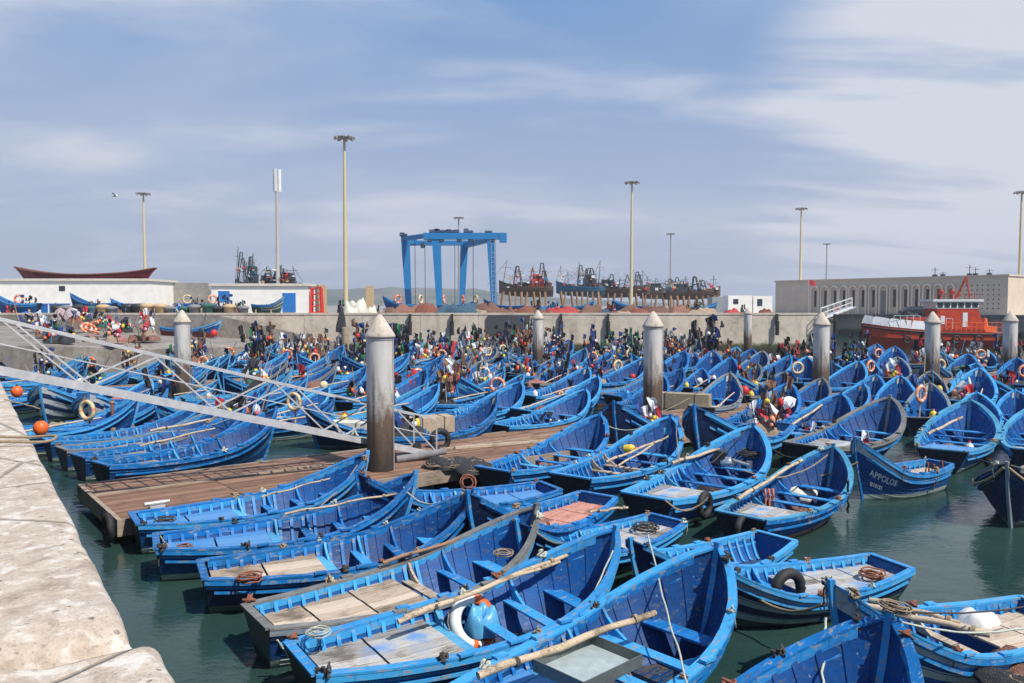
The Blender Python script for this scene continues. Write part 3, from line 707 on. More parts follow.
for x_, y_ in ((423, 3), (418, -3), (475, -5), (452, 6)):
    mb = MB(); mb.tube([(wx(x_), y_, zt), (wx(x_), y_, 1.5)], .04, 4); link('lifting_cable', mb.mesh('lifting_cable', dark_metal), o)

white_wall = plain('white_render', (.82, .80, .74), .85, vary=.12, sc_=.8); blue_door = plain('blue_door_paint', (.02, .17, .5), .5)
def hut(name, x0, x1, y0, d, depth, label, doors=(), rim=True, mat=None, cat='building', z0=ZL, winds=()):
    X0, X1 = px(x0, d), px(x1, d); top = zy(y0, d)
    o = empty(name, (X0, d, z0)); tag(o, label, cat)
    mb = MB(); mb.box(0, X1-X0, 0, depth, 0, top-z0); link('wall', mb.mesh('wall', mat or white_wall), o)
    if rim: mb = MB(); mb.box(-.25, X1-X0+.25, -.25, depth+.25, top-z0+.002, top-z0+.3); link('roof', mb.mesh('roof', plain('pale_roof_edge', (.62, .58, .5), .85)), o)
    for a, b_, ya, yb in doors:
        mb = MB(); mb.box(px(a, d)-X0, px(b_, d)-X0, -.06, .02, max(.02, zy(yb, d)-z0), zy(ya, d)-z0); dd = link('door', mb.mesh('door', blue_door), o)
        mb = MB(); mb.box(px(a, d)-X0-.08, px(b_, d)-X0+.08, -.04, -.0, zy(ya, d)-z0+.002, zy(ya, d)-z0+.1); link('frame', mb.mesh('frame', white_wall), dd)
    for a, b_, ya, yb in winds:
        mb = MB(); mb.box(px(a, d)-X0, px(b_, d)-X0, -.04, .02, zy(yb, d)-z0, zy(ya, d)-z0); link('window', mb.mesh('window', plain('dark_window', (.03, .04, .05), .15)), o)
    return o
hut('low_white_building', -20, 148, 281, 104, 9, 'long low white building beneath the red-brown hull', winds=((60, 66, 286, 291),))
hut('white_hut', 212, 308, 286, 100, 7, 'small white flat-roofed hut with two bright blue doors', ((219, 230, 291, 302), (283, 296, 293, 312)))
mb = MB(); mb.box(px(150, 112), px(210, 112), 112, 112.4, ZL, zy(283, 112)); o = link('yard_wall', mb.mesh('yard_wall', concrete('grey_block', (.27, .25, .22), (.36, .34, .3), sc_=.3))); tag(o, 'plain grey yard wall between the white building and the hut', 'wall')
hut('white_cabin', 728, 752, 295.5, 118, 3, 'white site cabin with one small window, left one of the pair', winds=((733, 738, 299, 304),), rim=False, cat='cabin')
hut('white_cabin', 753, 772, 296, 118, 3, 'white site cabin with one small window, right one of the pair', winds=((757, 762, 299, 306),), rim=False, cat='cabin')
hut('grey_cabin', 712, 727, 297, 124, 3, 'low grey cabin beside the white site cabins', mat=plain('grey_cabin_paint', (.28, .31, .31), .7), rim=False, cat='cabin')

# arcaded building
stone = plain('beige_render', (.60, .50, .39), .9, vary=.12, sc_=.5)
A = Vector((px(775, 171), 171, 0)); Bc = Vector((px(1007, 135), 135, 0)); dv = (Bc-A); LBd = dv.length; ang = math.atan2(dv.y, dv.x)
o = empty('arcaded_building', (A.x, A.y, 3.6), ang); tag(o, 'long beige building with a row of tall arched bays and slit windows', 'building')
HB = 6.6
mb = MB(); mb.box(0, LBd, 0, 26, 0, HB); mb.box(-.2, LBd+.2, -.2, 26.2, HB+.002, HB+.28); link('wall', mb.mesh('wall', stone), o)
# bay frames as arches standing proud
def arch(mb, xc, w, h0, h1, y0, y1, fr):
    pts = []; n = 10
    for k in range(n+1):
        a = math.pi*k/n; pts.append((xc-w/2*math.cos(a), h1-w/2+w/2*math.sin(a)))
    outer = [(xc-w/2-fr, h0)]+[(xc-(w/2+fr)*math.cos(math.pi*k/n), h1-w/2+(w/2+fr)*math.sin(math.pi*k/n)) for k in range(n+1)]+[(xc+w/2+fr, h0)]
    inner = [(xc-w/2, h0)]+pts+[(xc+w/2, h0)]
    m_ = len(outer); vs = [Vector((x, y0, z)) for x, z in outer]+[Vector((x, y0, z)) for x, z in inner]+[Vector((x, y1, z)) for x, z in outer]+[Vector((x, y1, z)) for x, z in inner]
    fs = []
    for k in range(m_-1): fs += [(k, k+1, m_+k+1, m_+k), (2*m_+k, 2*m_+k+1, k+1, k), (m_+k, m_+k+1, 3*m_+k+1, 3*m_+k)]
    mb.add(vs, fs, 0)
def along(x_):   # picture column -> distance along the facade
    tt = (x_-512)/800; return (A.x-tt*A.y)/(tt*dv.y-dv.x)*LBd
cols = [815, 825, 834.5, 843.5, 853, 862.5, 873, 883.5, 894, 905, 916, 927, 938, 950]
dark_slit = plain('dark_slit_glass', (.02, .022, .026), .2)
arch_m = plain('pale_arch_render', (.72, .62, .50), .9, vary=.1, sc_=.7)
for i, c_ in enumerate(cols):
    s0 = along(c_); wbay = (along(c_+5)-along(c_-5))*.80
    mb = MB(); arch(mb, s0, wbay*.8, .0, 5.3, -.45, -.0, wbay*.16); bay = link('arched_bay', mb.mesh('arched_bay', arch_m), o)
    mb = MB()
    if i == 7: mb.box(s0-.55, s0+.55, -.05, .02, 0, 4.4); link('doorway', mb.mesh('doorway', plain('grey_door', (.2, .2, .2), .7)), bay)
    else: mb.box(s0-.24, s0+.24, -.06, .02, 1.3, 4.6); link('slit_window', mb.mesh('slit_window', dark_slit), bay)
mb = MB()
for i in range(7):
    for j in range(6):
        s0 = along(963)+(along(1001)-along(963))*(i+.5)/7; mb.box(s0-.10, s0+.10, -.03, .03, 1.0+j*.8, 1.2+j*.8)
link('vent_holes', mb.mesh('vent_holes', dark_slit), o)
for s0, h in ((along(913), 2.2), (along(921), 1.4), (along(948), 2.5), (along(954), 2.0), (along(968), 1.6)):
    mb = MB(); mb.tube([(s0, 8, HB), (s0, 8, HB+h)], .07, 5); mb.bar((s0-.7, 8, HB+h*.8), (s0+.7, 8, HB+h*.8), .06, .06); mb.box(s0-.35, s0+.35, 7.7, 8.3, HB+.27, HB+.9)
    link('roof_equipment', mb.mesh('roof_equipment', dark_metal), o)
# flag on a pole
o = empty('flag_pole', (px(808, 150), 150, 3.6)); tag(o, 'small red flag flying in front of the arcaded building', 'flag')
mb = MB(); mb.tube([(0, 0, 0), (0, 0, 6.6)], .05, 6); link('pole', mb.mesh('pole', steel), o)
mb = MB(); rows = [[Vector((.05+k*.25, .12*math.sin(k*1.5), 6.5-j*.5-.08*k)) for j in range(3)] for k in range(6)]; grid(mb, rows, 0); link('flag', mb.mesh('flag', C_RED), o)
# dark car
d = 127; o = empty('parked_car', (px(900, d), d, 3.62)); tag(o, 'dark estate car parked on the quay before the arches', 'car')
carp = [(0, .35), (.05, .85), (.9, .95), (1.35, 1.42), (2.1, 1.5), (3.6, 1.48), (4.25, 1.05), (4.4, .9), (4.45, .35)]
mb = MB(); mb.prism(carp, -.85, .85); link('body', mb.mesh('body', plain('car_paint', (.012, .014, .018), .25, vary=.1, bmp=0)), o)
mb = MB(); mb.prism([(1.05, .98), (1.42, 1.36), (3.5, 1.40), (4.0, 1.03)], -.862, .862); link('side_glass', mb.mesh('side_glass', plain('car_glass', (.05, .06, .07), .1, bmp=0)), o)
for xx in (.85, 3.6):
    for yy in (-.88, .70):
        mb = MB(); mb.lathe([(.001, 0), (.33, 0), (.33, .18), (.001, .18)], 16); M = Matrix.Translation((xx, yy+.18, .33)) @ Matrix.Rotation(R(90), 4, 'X'); mb.v = [tuple(M @ Vector(v)) for v in mb.v]; w_ = link('wheel', mb.mesh('wheel', rubber), o)
for yy in (-.7, .45):
    mb = MB(); mb.box(-.02, .04, yy, yy+.25, .68, .82); link('headlight', mb.mesh('headlight', WHITEP), o)
# guard rail and van by the small gangway at the wall's end
o = empty('quay_gangway', (0, 0, 0)); tag(o, 'small white metal gangway leaning down from the right end of the long wall', 'gangway')
mb = MB(); p0, p1 = Vector((px(852, 96), 96, zy(307, 96))), Vector((px(822, 88), 88, 3.0)); p1 = Vector((px(821, 84), 84, 3.9))
for q in (0, 1.0):
    dvv = Vector((.3, 1, 0))*q*1.2
    mb.bar(p0+dvv, p1+dvv, .1, .15); mb.bar(p0+dvv+Vector((0, 0, 1.1)), p1+dvv+Vector((0, 0, 1.1)), .07, .07); mb.bar(p0+dvv+Vector((0, 0, .55)), p1+dvv+Vector((0, 0, .55)), .05, .05)
    for k in range(6): c_ = p0.lerp(p1, k/5)+dvv; mb.bar(c_, c_+Vector((0, 0, 1.1)), .06, .06)
link('railing', mb.mesh('railing', plain('white_metal', (.6, .6, .6), .5)), o)
mb = MB(); mb.bar(p0+Vector((.18, .6, 0)), p1+Vector((.18, .6, 0)), 1.1, .06); link('walkway', mb.mesh('walkway', steel), o)
mb = MB()
for k in range(3): mb.bar(p1+Vector((0, .2, -.1)), (p1.x+k*.8-.8, 84.2, .3), .1, .1)
link('support', mb.mesh('support', steel), o)

# ------------------------------------------------------------------ orange pilot boat
OR = paint('pilot_boat_orange', (.50, .05, .018), wear=.1, light=(.62, .10, .03)); LGW = plain('pilot_boat_white', (.62, .63, .64), .5)
d = 100; o = empty('pilot_boat', (px(862, d), d, 0)); tag(o, 'orange pilot boat with white bulwark and wheelhouse moored by the basin wall', 'pilot boat')
Lp = px(1003, d)-px(862, d)
def sec(x_, w, zt, zb): return [Vector((x_, -w, zt)), Vector((x_, -w*.92, zt*.5)), Vector((x_, -w*.5, zb)), Vector((x_, w*.5, zb)), Vector((x_, w*.92, zt*.5)), Vector((x_, w, zt))]
mb = MB(); S = [sec(0.0, .12, 3.1, 1.6), sec(.9, .9, 2.95, .3), sec(2.5, 1.7, 2.7, -.3), sec(5, 2.2, 2.45, -.4), sec(9, 2.3, 2.15, -.4), sec(14, 2.2, 2.0, -.4), sec(Lp, 2.0, 2.0, -.3)]
grid(mb, S, 0, sm=False); mb.add(S[-1], [tuple(range(6))], 0); link('hull', mb.mesh('hull', OR), o)
mb = MB()
for s_ in (-1, 1):
    for (x0, w0, z0), (x1, w1, z1) in zip([(0.0, .12, 3.1), (.9, .9, 2.95), (2.5, 1.7, 2.7), (5, 2.2, 2.45)], [(.9, .9, 2.95), (2.5, 1.7, 2.7), (5, 2.2, 2.45), (8.2, 2.28, 2.2)]):
        mb.add([(x0, s_*(w0+.02), z0-.0), (x1, s_*(w1+.02), z1), (x1+.15, s_*(w1-.15), z1+1.0), (x0+.35, s_*max(.05, w0-.15), z0+1.0)], [(0, 1, 2, 3)], 0)
link('bulwark', mb.mesh('bulwark', LGW), o)
mb = MB(); mb.add([S[i][j]+Vector((0, 0, -.05)) for i in range(7) for j in (0, 5)], [(2*i, 2*i+2, 2*i+3, 2*i+1) for i in range(6)]); link('deck', mb.mesh('deck', plain('pilot_deck', (.30, .32, .33), .7)), o)
mb = MB(); mb.prism([(8.6, 2.0), (8.6, 4.9), (13.6, 4.9), (14.6, 2.0)], -1.5, 1.5); mb.prism([(5.3, 2.3), (5.5, 3.7), (8.6, 3.9), (8.6, 2.1)], -1.3, 1.3); link('deckhouse', mb.mesh('deckhouse', OR), o)
mb = MB(); mb.prism([(8.5, 4.9), (8.2, 5.75), (13.9, 5.75), (13.5, 4.9)], -1.55, 1.55); wh = link('wheelhouse', mb.mesh('wheelhouse', LGW), o)
for k in range(6): mb = MB(); x0 = 8.55+k*.86; mb.box(x0, x0+.66, -1.57, 1.57, 5.0, 5.6); link('window', mb.mesh('window', dark_slit), wh)
mb = MB(); mb.box(7.9, 14.1, -1.8, 1.8, 5.76, 6.05); link('roof', mb.mesh('roof', LGW), o)
mb = MB()
for x_ in (9.8, 11.2): mb.tube([(x_, 0, 6), (x_, 0, 7.0)], .1, 6); mb.ball((x_, 0, 7.0), .3)
mb.bar((11.6, 0, 6), (12.9, 0, 8.9), .18, .18); mb.bar((13.4, 0, 6), (12.9, 0, 8.9), .14, .14)
for k in range(4): mb.bar((12.0+.2*k, -.6+.1*k, 6.5+.6*k), (12.0+.2*k, .6-.1*k, 6.5+.6*k), .1, .1)
for k in range(10): mb.bar((8.2+k*.6, -1.7, 6.05), (8.2+k*.6, -1.7, 6.7), .05, .05)
mb.bar((8.2, -1.7, 6.7), (13.8, -1.7, 6.7), .05, .05); link('mast', mb.mesh('mast', OR), o)
mb = MB()
for k in range(14): mb.bar((8.8+k*.62, -2.05, 2.1), (8.8+k*.62, -2.05, 3.2), .05, .05)
mb.bar((8.8, -2.05, 3.2), (16.9, -2.05, 3.2), .06, .06); mb.bar((8.8, -2.05, 2.65), (16.9, -2.05, 2.65), .05, .05); link('guard_rail', mb.mesh('guard_rail', ORANGE), o)
mb = MB(); mb.tube([(15.0, -.6, 2.0), (15.0, -.6, 3.7)], [.5, .22], 8); mb.box(14.5, 16.2, -1.2, .8, 2.0, 2.7); link('deck_gear', mb.mesh('deck_gear', ORANGE), o)
mb = MB()
for k in range(4): mb.box(7.2, 7.5, -2.36, -2.22, .3, 1.9) if k == 0 else None
link('boarding_ladder', mb.mesh('boarding_ladder', LGW), o)
mb = MB()
for i in range(6):
    (a_, b_) = (S[i], S[i+1])
    mb.tube([a_[0].lerp(a_[1], .25)+Vector((0, -.06, 0)), b_[0].lerp(b_[1], .25)+Vector((0, -.06, 0))], .11, 6)
link('rubbing_strake', mb.mesh('rubbing_strake', rubber), o)
for x_ in (4.5, 7.5, 10.5, 13.2, 15.8):
    mb = MB(); mb.tube([(x_+.42*math.cos(q*.5236), -2.42, 1.15+.42*math.sin(q*.5236)) for q in range(12)], .13, 6, closed=True); link('tyre', mb.mesh('tyre', rubber), o)
for x0, z0 in ((3.0, 2.55), (7.0, 2.2)):
    mb = MB()
    for k in range(5): mb.bar((x0+k*.8, -2.05, z0+.2), (x0+k*.8, -2.05, z0+1.5), .05, .05)
    mb.bar((x0, -2.05, z0+1.5), (x0+3.2, -2.05, z0+1.5), .05, .05); link('guard_rail', mb.mesh('guard_rail', LGW), o)
mb = MB(); mb.box(9.0, 9.5, -1.56, -1.5, 3.0, 4.0); mb.box(11.7, 12.3, -1.56, -1.5, 2.6, 4.4); link('door', mb.mesh('door', LGW), o)

# ------------------------------------------------------------------ laid-up trawlers and hulls ashore
rust = plain('rust_brown', (.16, .06, .04), .8); gear = plain('dark_gear', (.035, .04, .045), .7, vary=.4); tanp = plain('tan_prop', (.50, .36, .20), .8); hull_tr = paint('trawler_blue', (.03, .12, .20), wearcol=(.16, .07, .04), wear=.7); hull_gr = paint('trawler_grey', (.16, .13, .11), wearcol=(.2, .08, .05), wear=.8); hull_bk = paint('trawler_brown', (.10, .07, .055), wearcol=(.24, .09, .05), wear=.8)
prop_m = plain('rusty_prop', (.26, .15, .085), .85)
def trawler(x0, x1, d, ydk, ytop, hullm, label, bow=1, seed=0, red=False):
    rnd = random.Random(seed); X0, X1 = px(x0, d), px(x1, d); L = X1-X0; zd = zy(ydk, d)-ZL; zt = zy(ytop, d)-ZL
    o = empty('fishing_trawler', (X0, d, ZL)); tag(o, label, 'trawler', 'old trawlers laid up on the far quay')
    mb = MB(); rows = []
    for i in range(9):
        u = i/8; uu = u if bow > 0 else 1-u; w = spl(uu, [0, .2, .6, .85, 1], [1.6, 2.3, 2.4, 1.5, .08]); z = zd+spl(uu, [0, .4, .8, 1], [.1, 0, .5, 1.3])
        rows.append([Vector((L*u, y_*w, zz)) for y_, zz in ((-1, z), (-.9, z*.85), (-.5, z*.68), (0, z*.6), (.5, z*.68), (.9, z*.85), (1, z))])
    grid(mb, rows, 0, sm=False); mb.add([r[0]-Vector((0, 0, .3)) for r in rows]+[r[-1]-Vector((0, 0, .3)) for r in rows], [(i, i+1, 10+i, 9+i) for i in range(8)], 0); link('hull', mb.mesh('hull', hullm), o)
    mb = MB()
    for k in range(8): xx = L*(.08+.11*k); mb.bar((xx+rnd.uniform(-.7, .7), -2.6, 0), (xx, -2.0, zd*.8), rnd.uniform(.2, .45), .4)
    link('props', mb.mesh('props', prop_m), o)
    c = L*(.30 if bow > 0 else .70); hh = (zt-zd)*.5
    mb = MB(); mb.box(c-L*.13, c+L*.13, -1.2, 1.2, zd-.3, zd+hh*.6); mb.box(c-L*.08, c+L*.10, -1.0, 1.0, zd+hh*.6, zd+hh); cab = link('cabin', mb.mesh('cabin', REDP if red else gear), o)
    for k in range(3): mb = MB(); mb.box(c-L*.07+k*L*.055, c-L*.07+k*L*.055+L*.035, -1.02, 1.02, zd+hh*.68, zd+hh*.92); link('window', mb.mesh('window', dark_slit), cab)
    mb = MB(); r_ = [.08, .05]
    for k in range(5):
        xx = L*(.08+.2*k)+rnd.uniform(-.3, .3); h = (zt-zd)*rnd.uniform(.6, 1.05); lean = rnd.uniform(-1, 1)
        mb.tube([(xx, 0, zd-.3), (xx+lean, 0, zd+h)], r_, 5)
        mb.tube([(xx+lean, 0, zd+h), (xx+rnd.uniform(-3, 3), 0, zd+.3)], .03, 4)
        mb.bar((xx+lean-.8, 0, zd+h*.75), (xx+lean+.8, 0, zd+h*.75), .06, .06)
    mb.bar((L*.55, -1.6, zd), (L*.62, -.5, zd+(zt-zd)*.75), .14, .14); mb.bar((L*.70, -1.6, zd), (L*.62, -.5, zd+(zt-zd)*.75), .14, .14); mb.bar((L*.55, -1.2, zd+(zt-zd)*.4), (L*.69, -1.2, zd+(zt-zd)*.4), .1, .1)
    link('mast', mb.mesh('mast', rust if red else gear), o)
    mb = MB()
    for k in range(22):
        xx = rnd.uniform(.05, .93)*L; q = rnd.uniform(.2, .7); M = Matrix.Translation((xx, rnd.uniform(-1.4, 1.2), zd+rnd.uniform(-.1, .4))) @ Matrix.Rotation(rnd.uniform(0, 3), 4, 'Z') @ Matrix.Rotation(rnd.uniform(-.5, .5), 4, 'X'); mb.box(-q, q, -q*.6, q*.6, -q*.5, q*rnd.uniform(.3, 1.1), rnd.randrange(4), M)
    for k in range(16):
        xx = rnd.uniform(.05, .93)*L; q = rnd.uniform(.12, .35); zq = zd+rnd.uniform(-.1, .55)*(zt-zd); mb.box(xx-q, xx+q, -1.7, -1.2, zq, zq+q*rnd.uniform(.6, 2), 4+rnd.randrange(4))
    for k in range(3): xx = L*rnd.uniform(.2, .85); h_ = (zt-zd)*rnd.uniform(.6, .95); mb.bar((xx-.8, -1.5, zd-.2), (xx-.25, -.6, zd+h_), .16, .16); mb.bar((xx+.8, -1.5, zd-.2), (xx+.25, -.6, zd+h_), .16, .16); mb.bar((xx-.5, -1.1, zd+h_*.5), (xx+.5, -1.1, zd+h_*.5), .12, .12); mb.bar((xx-.3, -.6, zd+h_), (xx+.3, -.6, zd+h_), .16, .16)
    for k in range(20): mb.tube([(rnd.uniform(0, 1)*L, -1.5, zd), (rnd.uniform(0, 1)*L, 0, zd+rnd.uniform(.4, .9)*(zt-zd))], .022, 3, 2)
    link('deck_gear', mb.mesh('deck_gear', [gear, hull_gr, dark_metal, rust, WHITEP, hull_tr, REDP, tanp]), o); return o
trawler(499, 553, 150, 287, 262, hull_bk, 'dark trawler with red-trimmed cabin right of the travel lift', -1, 1, True)
trawler(556, 604, 165, 287, 262, hull_tr, 'teal-hulled trawler with twin gallows left of the cream lamp mast', -1, 2)
trawler(588, 650, 175, 289, 270, hull_bk, 'black-hulled trawler crowded with gear behind the cream lamp mast', 1, 3)
trawler(640, 690, 180, 291, 276, hull_gr, 'grey-hulled trawler behind the short far lamp mast', 1, 4)
trawler(664, 720, 165, 292, 276, hull_bk, 'dark trawler with raised bow on tan props, rightmost of the row', 1, 5)
trawler(262, 300, 125, 283, 264, gear, 'dark ship upperworks showing over the hut with blue doors', -1, 6)
trawler(236, 262, 170, 285, 248, rust, 'brown fishing ship with tall mast behind the left hut', -1, 7)
# the long red-brown hull up on the roof line
d = 118; X0, X1 = px(16, d), px(157, d); L = X1-X0
mb = MB(); rows = []
for i in range(13):
    u = i/12; z = spl(u, [0, .15, .5, .85, 1], [zy(267.5, d), zy(272, d), zy(275.5, d), zy(273, d), zy(268.5, d)]); w = spl(u, [0, .15, .5, .85, 1], [.1, 1.6, 2.2, 1.7, .3])
    rows.append([Vector((L*u+(.9 if i == 12 else 0)*0+dx_, y_*w, z-q)) for y_, q, dx_ in ((-1, 0, 0), (-.93, .6, (.5-u)*1.2), (-.6, 1.6, (.5-u)*2.6), (0, 2.3, (.5-u)*4), (.6, 1.6, (.5-u)*2.6), (.93, .6, (.5-u)*1.2), (1, 0, 0))])
grid(mb, rows, 0, sm=False); o = empty('bare_ship_hull', (X0, d, 0)); tag(o, 'long red-brown boat hull under construction above the low white building', 'ship hull')
link('hull', mb.mesh('hull', paint('redlead_paint', (.16, .02, .02), wear=.3, light=(.26, .04, .035))), o)
mb = MB()
for s_ in (0, -1): mb.tube([r[s_]+Vector((0, 0, .05)) for r in rows], .12, 4)
link('rail', mb.mesh('rail', rust), o)
mb = MB()
for i in range(1, 12, 2): mb.bar((L*i/12, -1.8, ZL), (L*i/12, -1.5, zy(281, d)), .3, .3)
link('props', mb.mesh('props', tanp), o)
# concrete-ish tan posts and a red crane base
for i, (x_, y_) in enumerate(((322, 285), (369.5, 286))):
    mb = MB(); X = px(x_, 104); mb.box(X-.45, X+.45, 104, 104.9, ZL, zy(y_, 104)); mb.box(X-.52, X+.52, 103.93, 104.97, ZL, ZL+.3); o = link('gate_post', mb.mesh('gate_post', tanp)); tag(o, ['square tan post beside the red frame', 'square tan post right of the tallest lamp mast'][i], 'post', 'tan posts')
o = empty('red_frame', (px(317, 101), 101, ZL)); tag(o, 'red metal lattice stand beside the white hut', 'metal frame')
mb = MB()
for sx_ in (-.7, .7):
    for sy_ in (-.4, .4): mb.bar((sx_, sy_, 0), (sx_*.8, sy_*.8, 3.6), .22, .22)
for k in range(5): mb.bar((-.7, -.4, .4+k*.75), (.7, -.4, .7+k*.75), .15, .15)
mb.box(-1.3, 1.2, -.9, .9, 0, .5); link('frame', mb.mesh('frame', REDP), o)
# gull
o = empty('seagull', (px(118, 60), 60, zy(197, 60))); tag(o, 'gull gliding in the sky left of the lamp mast', 'bird')
mb = MB(); mb.tube([(-.25, 0, 0), (-.1, 0, .02), (.1, 0, .02), (.25, 0, 0)], [.02, .07, .07, .02], 8)
for s_ in (1, -1): mb.add([(-.05, 0, .05), (.1, 0, .05), (.05, s_*.45, .2), (-.08, s_*.45, .19), (-.18, s_*.8, .08)], [(0, 1, 2, 3), (3, 2, 4)])
o2 = link('body', mb.mesh('body', WHITEP), o)

# ------------------------------------------------------------------ gear carried by the boats
rnd = random.Random(11)
def ragmesh(r_, big=1.0):
    """ragged hanging cloth with folds, thickness by a second skin"""
    w = r_.uniform(.35, .7)*big; h = r_.uniform(.5, 1.1)*big; n = 5; mv = []
    ph = r_.uniform(0, 6)
    for side in (0, .012):
        for j in range(5):
            for i in range(n):
                u = i/(n-1); v_ = j/4
                x = w*u*(1-.35*v_*r_.uniform(.6, 1.2)); z = -h*v_*(1-.5*u*r_.uniform(.5, 1))-.25*u*u*h
                mv.append(Vector((x, .09*math.sin(u*7+ph+v_*2)*(v_+.3)+side, z)))
    fs = []
    for b_ in (0, 25):
        for j in range(4):
            for i in range(4): q = (b_+j*5+i, b_+j*5+i+1, b_+j*5+i+6, b_+j*5+i+5); fs.append(q if b_ else q[::-1])
    return mv, fs
def flag_proto(seed, cols, npole=5, hgt=2.15, spread=.45):
    r_ = random.Random(seed); parts = []
    fl = []; fo = []; po = []
    for k in range(npole):
        x, y = r_.uniform(-spread, spread), r_.uniform(-spread, spread); lx, ly = r_.uniform(-.45, .45), r_.uniform(-.45, .45); h = hgt*r_.uniform(.6, 1.1)
        mb = MB(); mb.tube([(x, y, 0), (x+lx, y+ly, h)], [.022, .014], 5); po.append(('pole', mb.mesh('pole', pole_wood if k % 2 else dark_metal)))
        for q in range(3):
            mb = MB(); mv, fs = ragmesh(r_, .60); M = Matrix.Translation((x+lx*(1-.22*q), y+ly*(1-.22*q), h*(1-.22*q))) @ Matrix.Rotation(r_.uniform(0, 6.28), 4, 'Z'); mb.add([M @ v for v in mv], fs)
            fl.append(('flag', mb.mesh('flag', cols[r_.randrange(len(cols))])))
        zz_ = r_.uniform(.25, .7)*h; c_ = (x+lx*zz_/h, y+ly*zz_/h, zz_)
        mb = MB(); mb.ball(c_, r_.uniform(.07, .14), 0, r_.choice((1, 1, 1.5)), 9); fo.append(('float', mb.mesh('float', r_.choice([ORANGE, WHITEP, CREAM, REDP, CORAL, POLY, WHITEP, YELLOW]))))
    mb = MB(); mb.lathe([(.42, 0), (.45, .12), (.30, .32), (.05, .42), (.001, .42)], 10); base = ('net_base', mb.mesh('net_base', r_.choice([NET_DARK, NET_TAN, NET_GREEN, NET_BROWN])))
    return Proto('flag_bundle', po+fl+fo+[base])
FLAGS = [('black', flag_proto(1, [C_BLACK, C_BLACK, C_GREY])), ('black', flag_proto(2, [C_BLACK, C_BLACK, C_NAVY], 6, 2.5)), ('red', flag_proto(3, [C_RED, C_BLACK, C_BLACK])), ('white', flag_proto(4, [C_WHITE, C_GREY, C_WHITE], 5, 2.4)),
         ('brown', flag_proto(5, [C_BROWN, C_BLACK, C_BROWN])), ('blue', flag_proto(6, [C_NAVY, C_NAVY, C_BLACK])), ('green', flag_proto(7, [C_GREEN, C_BLACK, C_BLACK]))]
def ringm(mats, R_=.36, r_=.085, alt=False):
    mb = MB(); n = 24
    pts = [(R_*math.cos(2*math.pi*i/n), R_*math.sin(2*math.pi*i/n), 0) for i in range(n)]; mb.tube(pts, r_, 8, 0, closed=True)
    if alt:
        for i in range(len(mb.m)): mb.m[i] = 1 if (i//8) % 6 in (0,) or (alt == 2 and 5 < i//8 < 17) else 0
    me = mb.mesh('ring', mats)
    rp = MB(); rp.tube([((R_+r_+.02+.03*math.cos(8*math.pi*i/n))*math.cos(2*math.pi*i/n), (R_+r_+.02+.03*math.cos(8*math.pi*i/n))*math.sin(2*math.pi*i/n), 0) for i in range(n)], .012, 4, closed=True)
    return [('ring', me), ('grab_rope', rp.mesh('grab_rope', rope_tan))]
RINGS = [('orange', Proto('life_ring', ringm([ORANGE, WHITEP], alt=1))), ('cream', Proto('life_ring', ringm([CREAM, CORAL], alt=1))), ('coral', Proto('life_ring', ringm([CORAL, WHITEP], alt=1)))]
RING_BIG = Proto('life_ring', ringm([ORANGE, WHITEP], .38, .10, alt=2))
pm = MB(); pm.tube([(0, 0, 0), (.03, .02, 1.5)], .04, 6); POST = Proto('ring_post', [], pm.mesh('ring_post', pole_wood))
def heap(mat, seed, w=.62, h=.38, name='net_heap'):
    mb = MB(); rows = []
    for j in range(9):
        r_ = []
        for i in range(19):
            a = 2*math.pi*i/18; q = j/8; rr = w*math.sin(q*math.pi/2)**.8*(1+.42*noise.noise((math.cos(a)*1.2+seed, math.sin(a)*1.2, q*.7)))
            z = h*math.cos(q*math.pi/2)*(1+.7*noise.noise((math.cos(a)*rr*1.6/w+seed, math.sin(a)*rr*1.6/w, 3)))+.13*h*noise.noise((math.cos(a)*rr*5/w, math.sin(a)*rr*5/w, seed))+.03*noise.noise((math.cos(a)*rr*14, math.sin(a)*rr*14, seed))
            r_.append(Vector((rr*math.cos(a), rr*math.sin(a)*.75, max(0, z))))
        rows.append(r_)
    grid(mb, rows, 0, flip=True)
    if name == 'net_heap':
        r2 = random.Random(seed)
        for k in range(13):
            a0 = r2.uniform(0, 6.28); q = r2.uniform(.3, .9)*w; pts = [(q*math.cos(a0+t_*.5)*(1+.1*math.sin(t_*3)), .75*q*math.sin(a0+t_*.5), max(.03, h*(1-q/w)*.9+.10+.04*math.sin(t_*2+k))) for t_ in range(9)]; mb.tube(pts, .013, 4, 1)
    return mb.mesh(name, [mat, rope_tan])
NETS = [(n_, Proto('net_heap', [], heap(m_, i*3.3+1))) for i, (n_, m_) in enumerate((('dark', NET_DARK), ('brown', NET_BROWN), ('tan', NET_TAN), ('green', NET_GREEN), ('pinkish', NET_PINK)))]
def buoy(m_, r_):
    a = MB(); a.ball((0, 0, r_), r_, 0, 1.08, 14); b_ = MB(); b_.tube([(0, 0, 2*r_), (0, 0, 2*r_+.07)], .04, 6)
    return [('ball', a.mesh('ball', m_)), ('neck', b_.mesh('neck', rubber))]
BUOYS = [('orange', Proto('buoy', buoy(ORANGE, .22))), ('red', Proto('buoy', buoy(REDP, .26))), ('cream', Proto('buoy', buoy(CREAM, .22))), ('white', Proto('buoy', buoy(WHITEP, .2))), ('yellow', Proto('buoy', buoy(YELLOW, .2)))]
def oar(L_):
    a = MB(); a.tube([(0, 0, 0), (L_*.5, .01, .015), (L_, 0, 0)], [.034, .036, .028], 8); b_ = MB(); b_.box(-.75, .05, -.075, .075, -.014, .014)
    return [('shaft', a.mesh('shaft', pole_wood)), ('blade', b_.mesh('blade', deck_wood))]
OAR = Proto('oar', oar(3.0)); OAR2 = Proto('oar', oar(2.4))
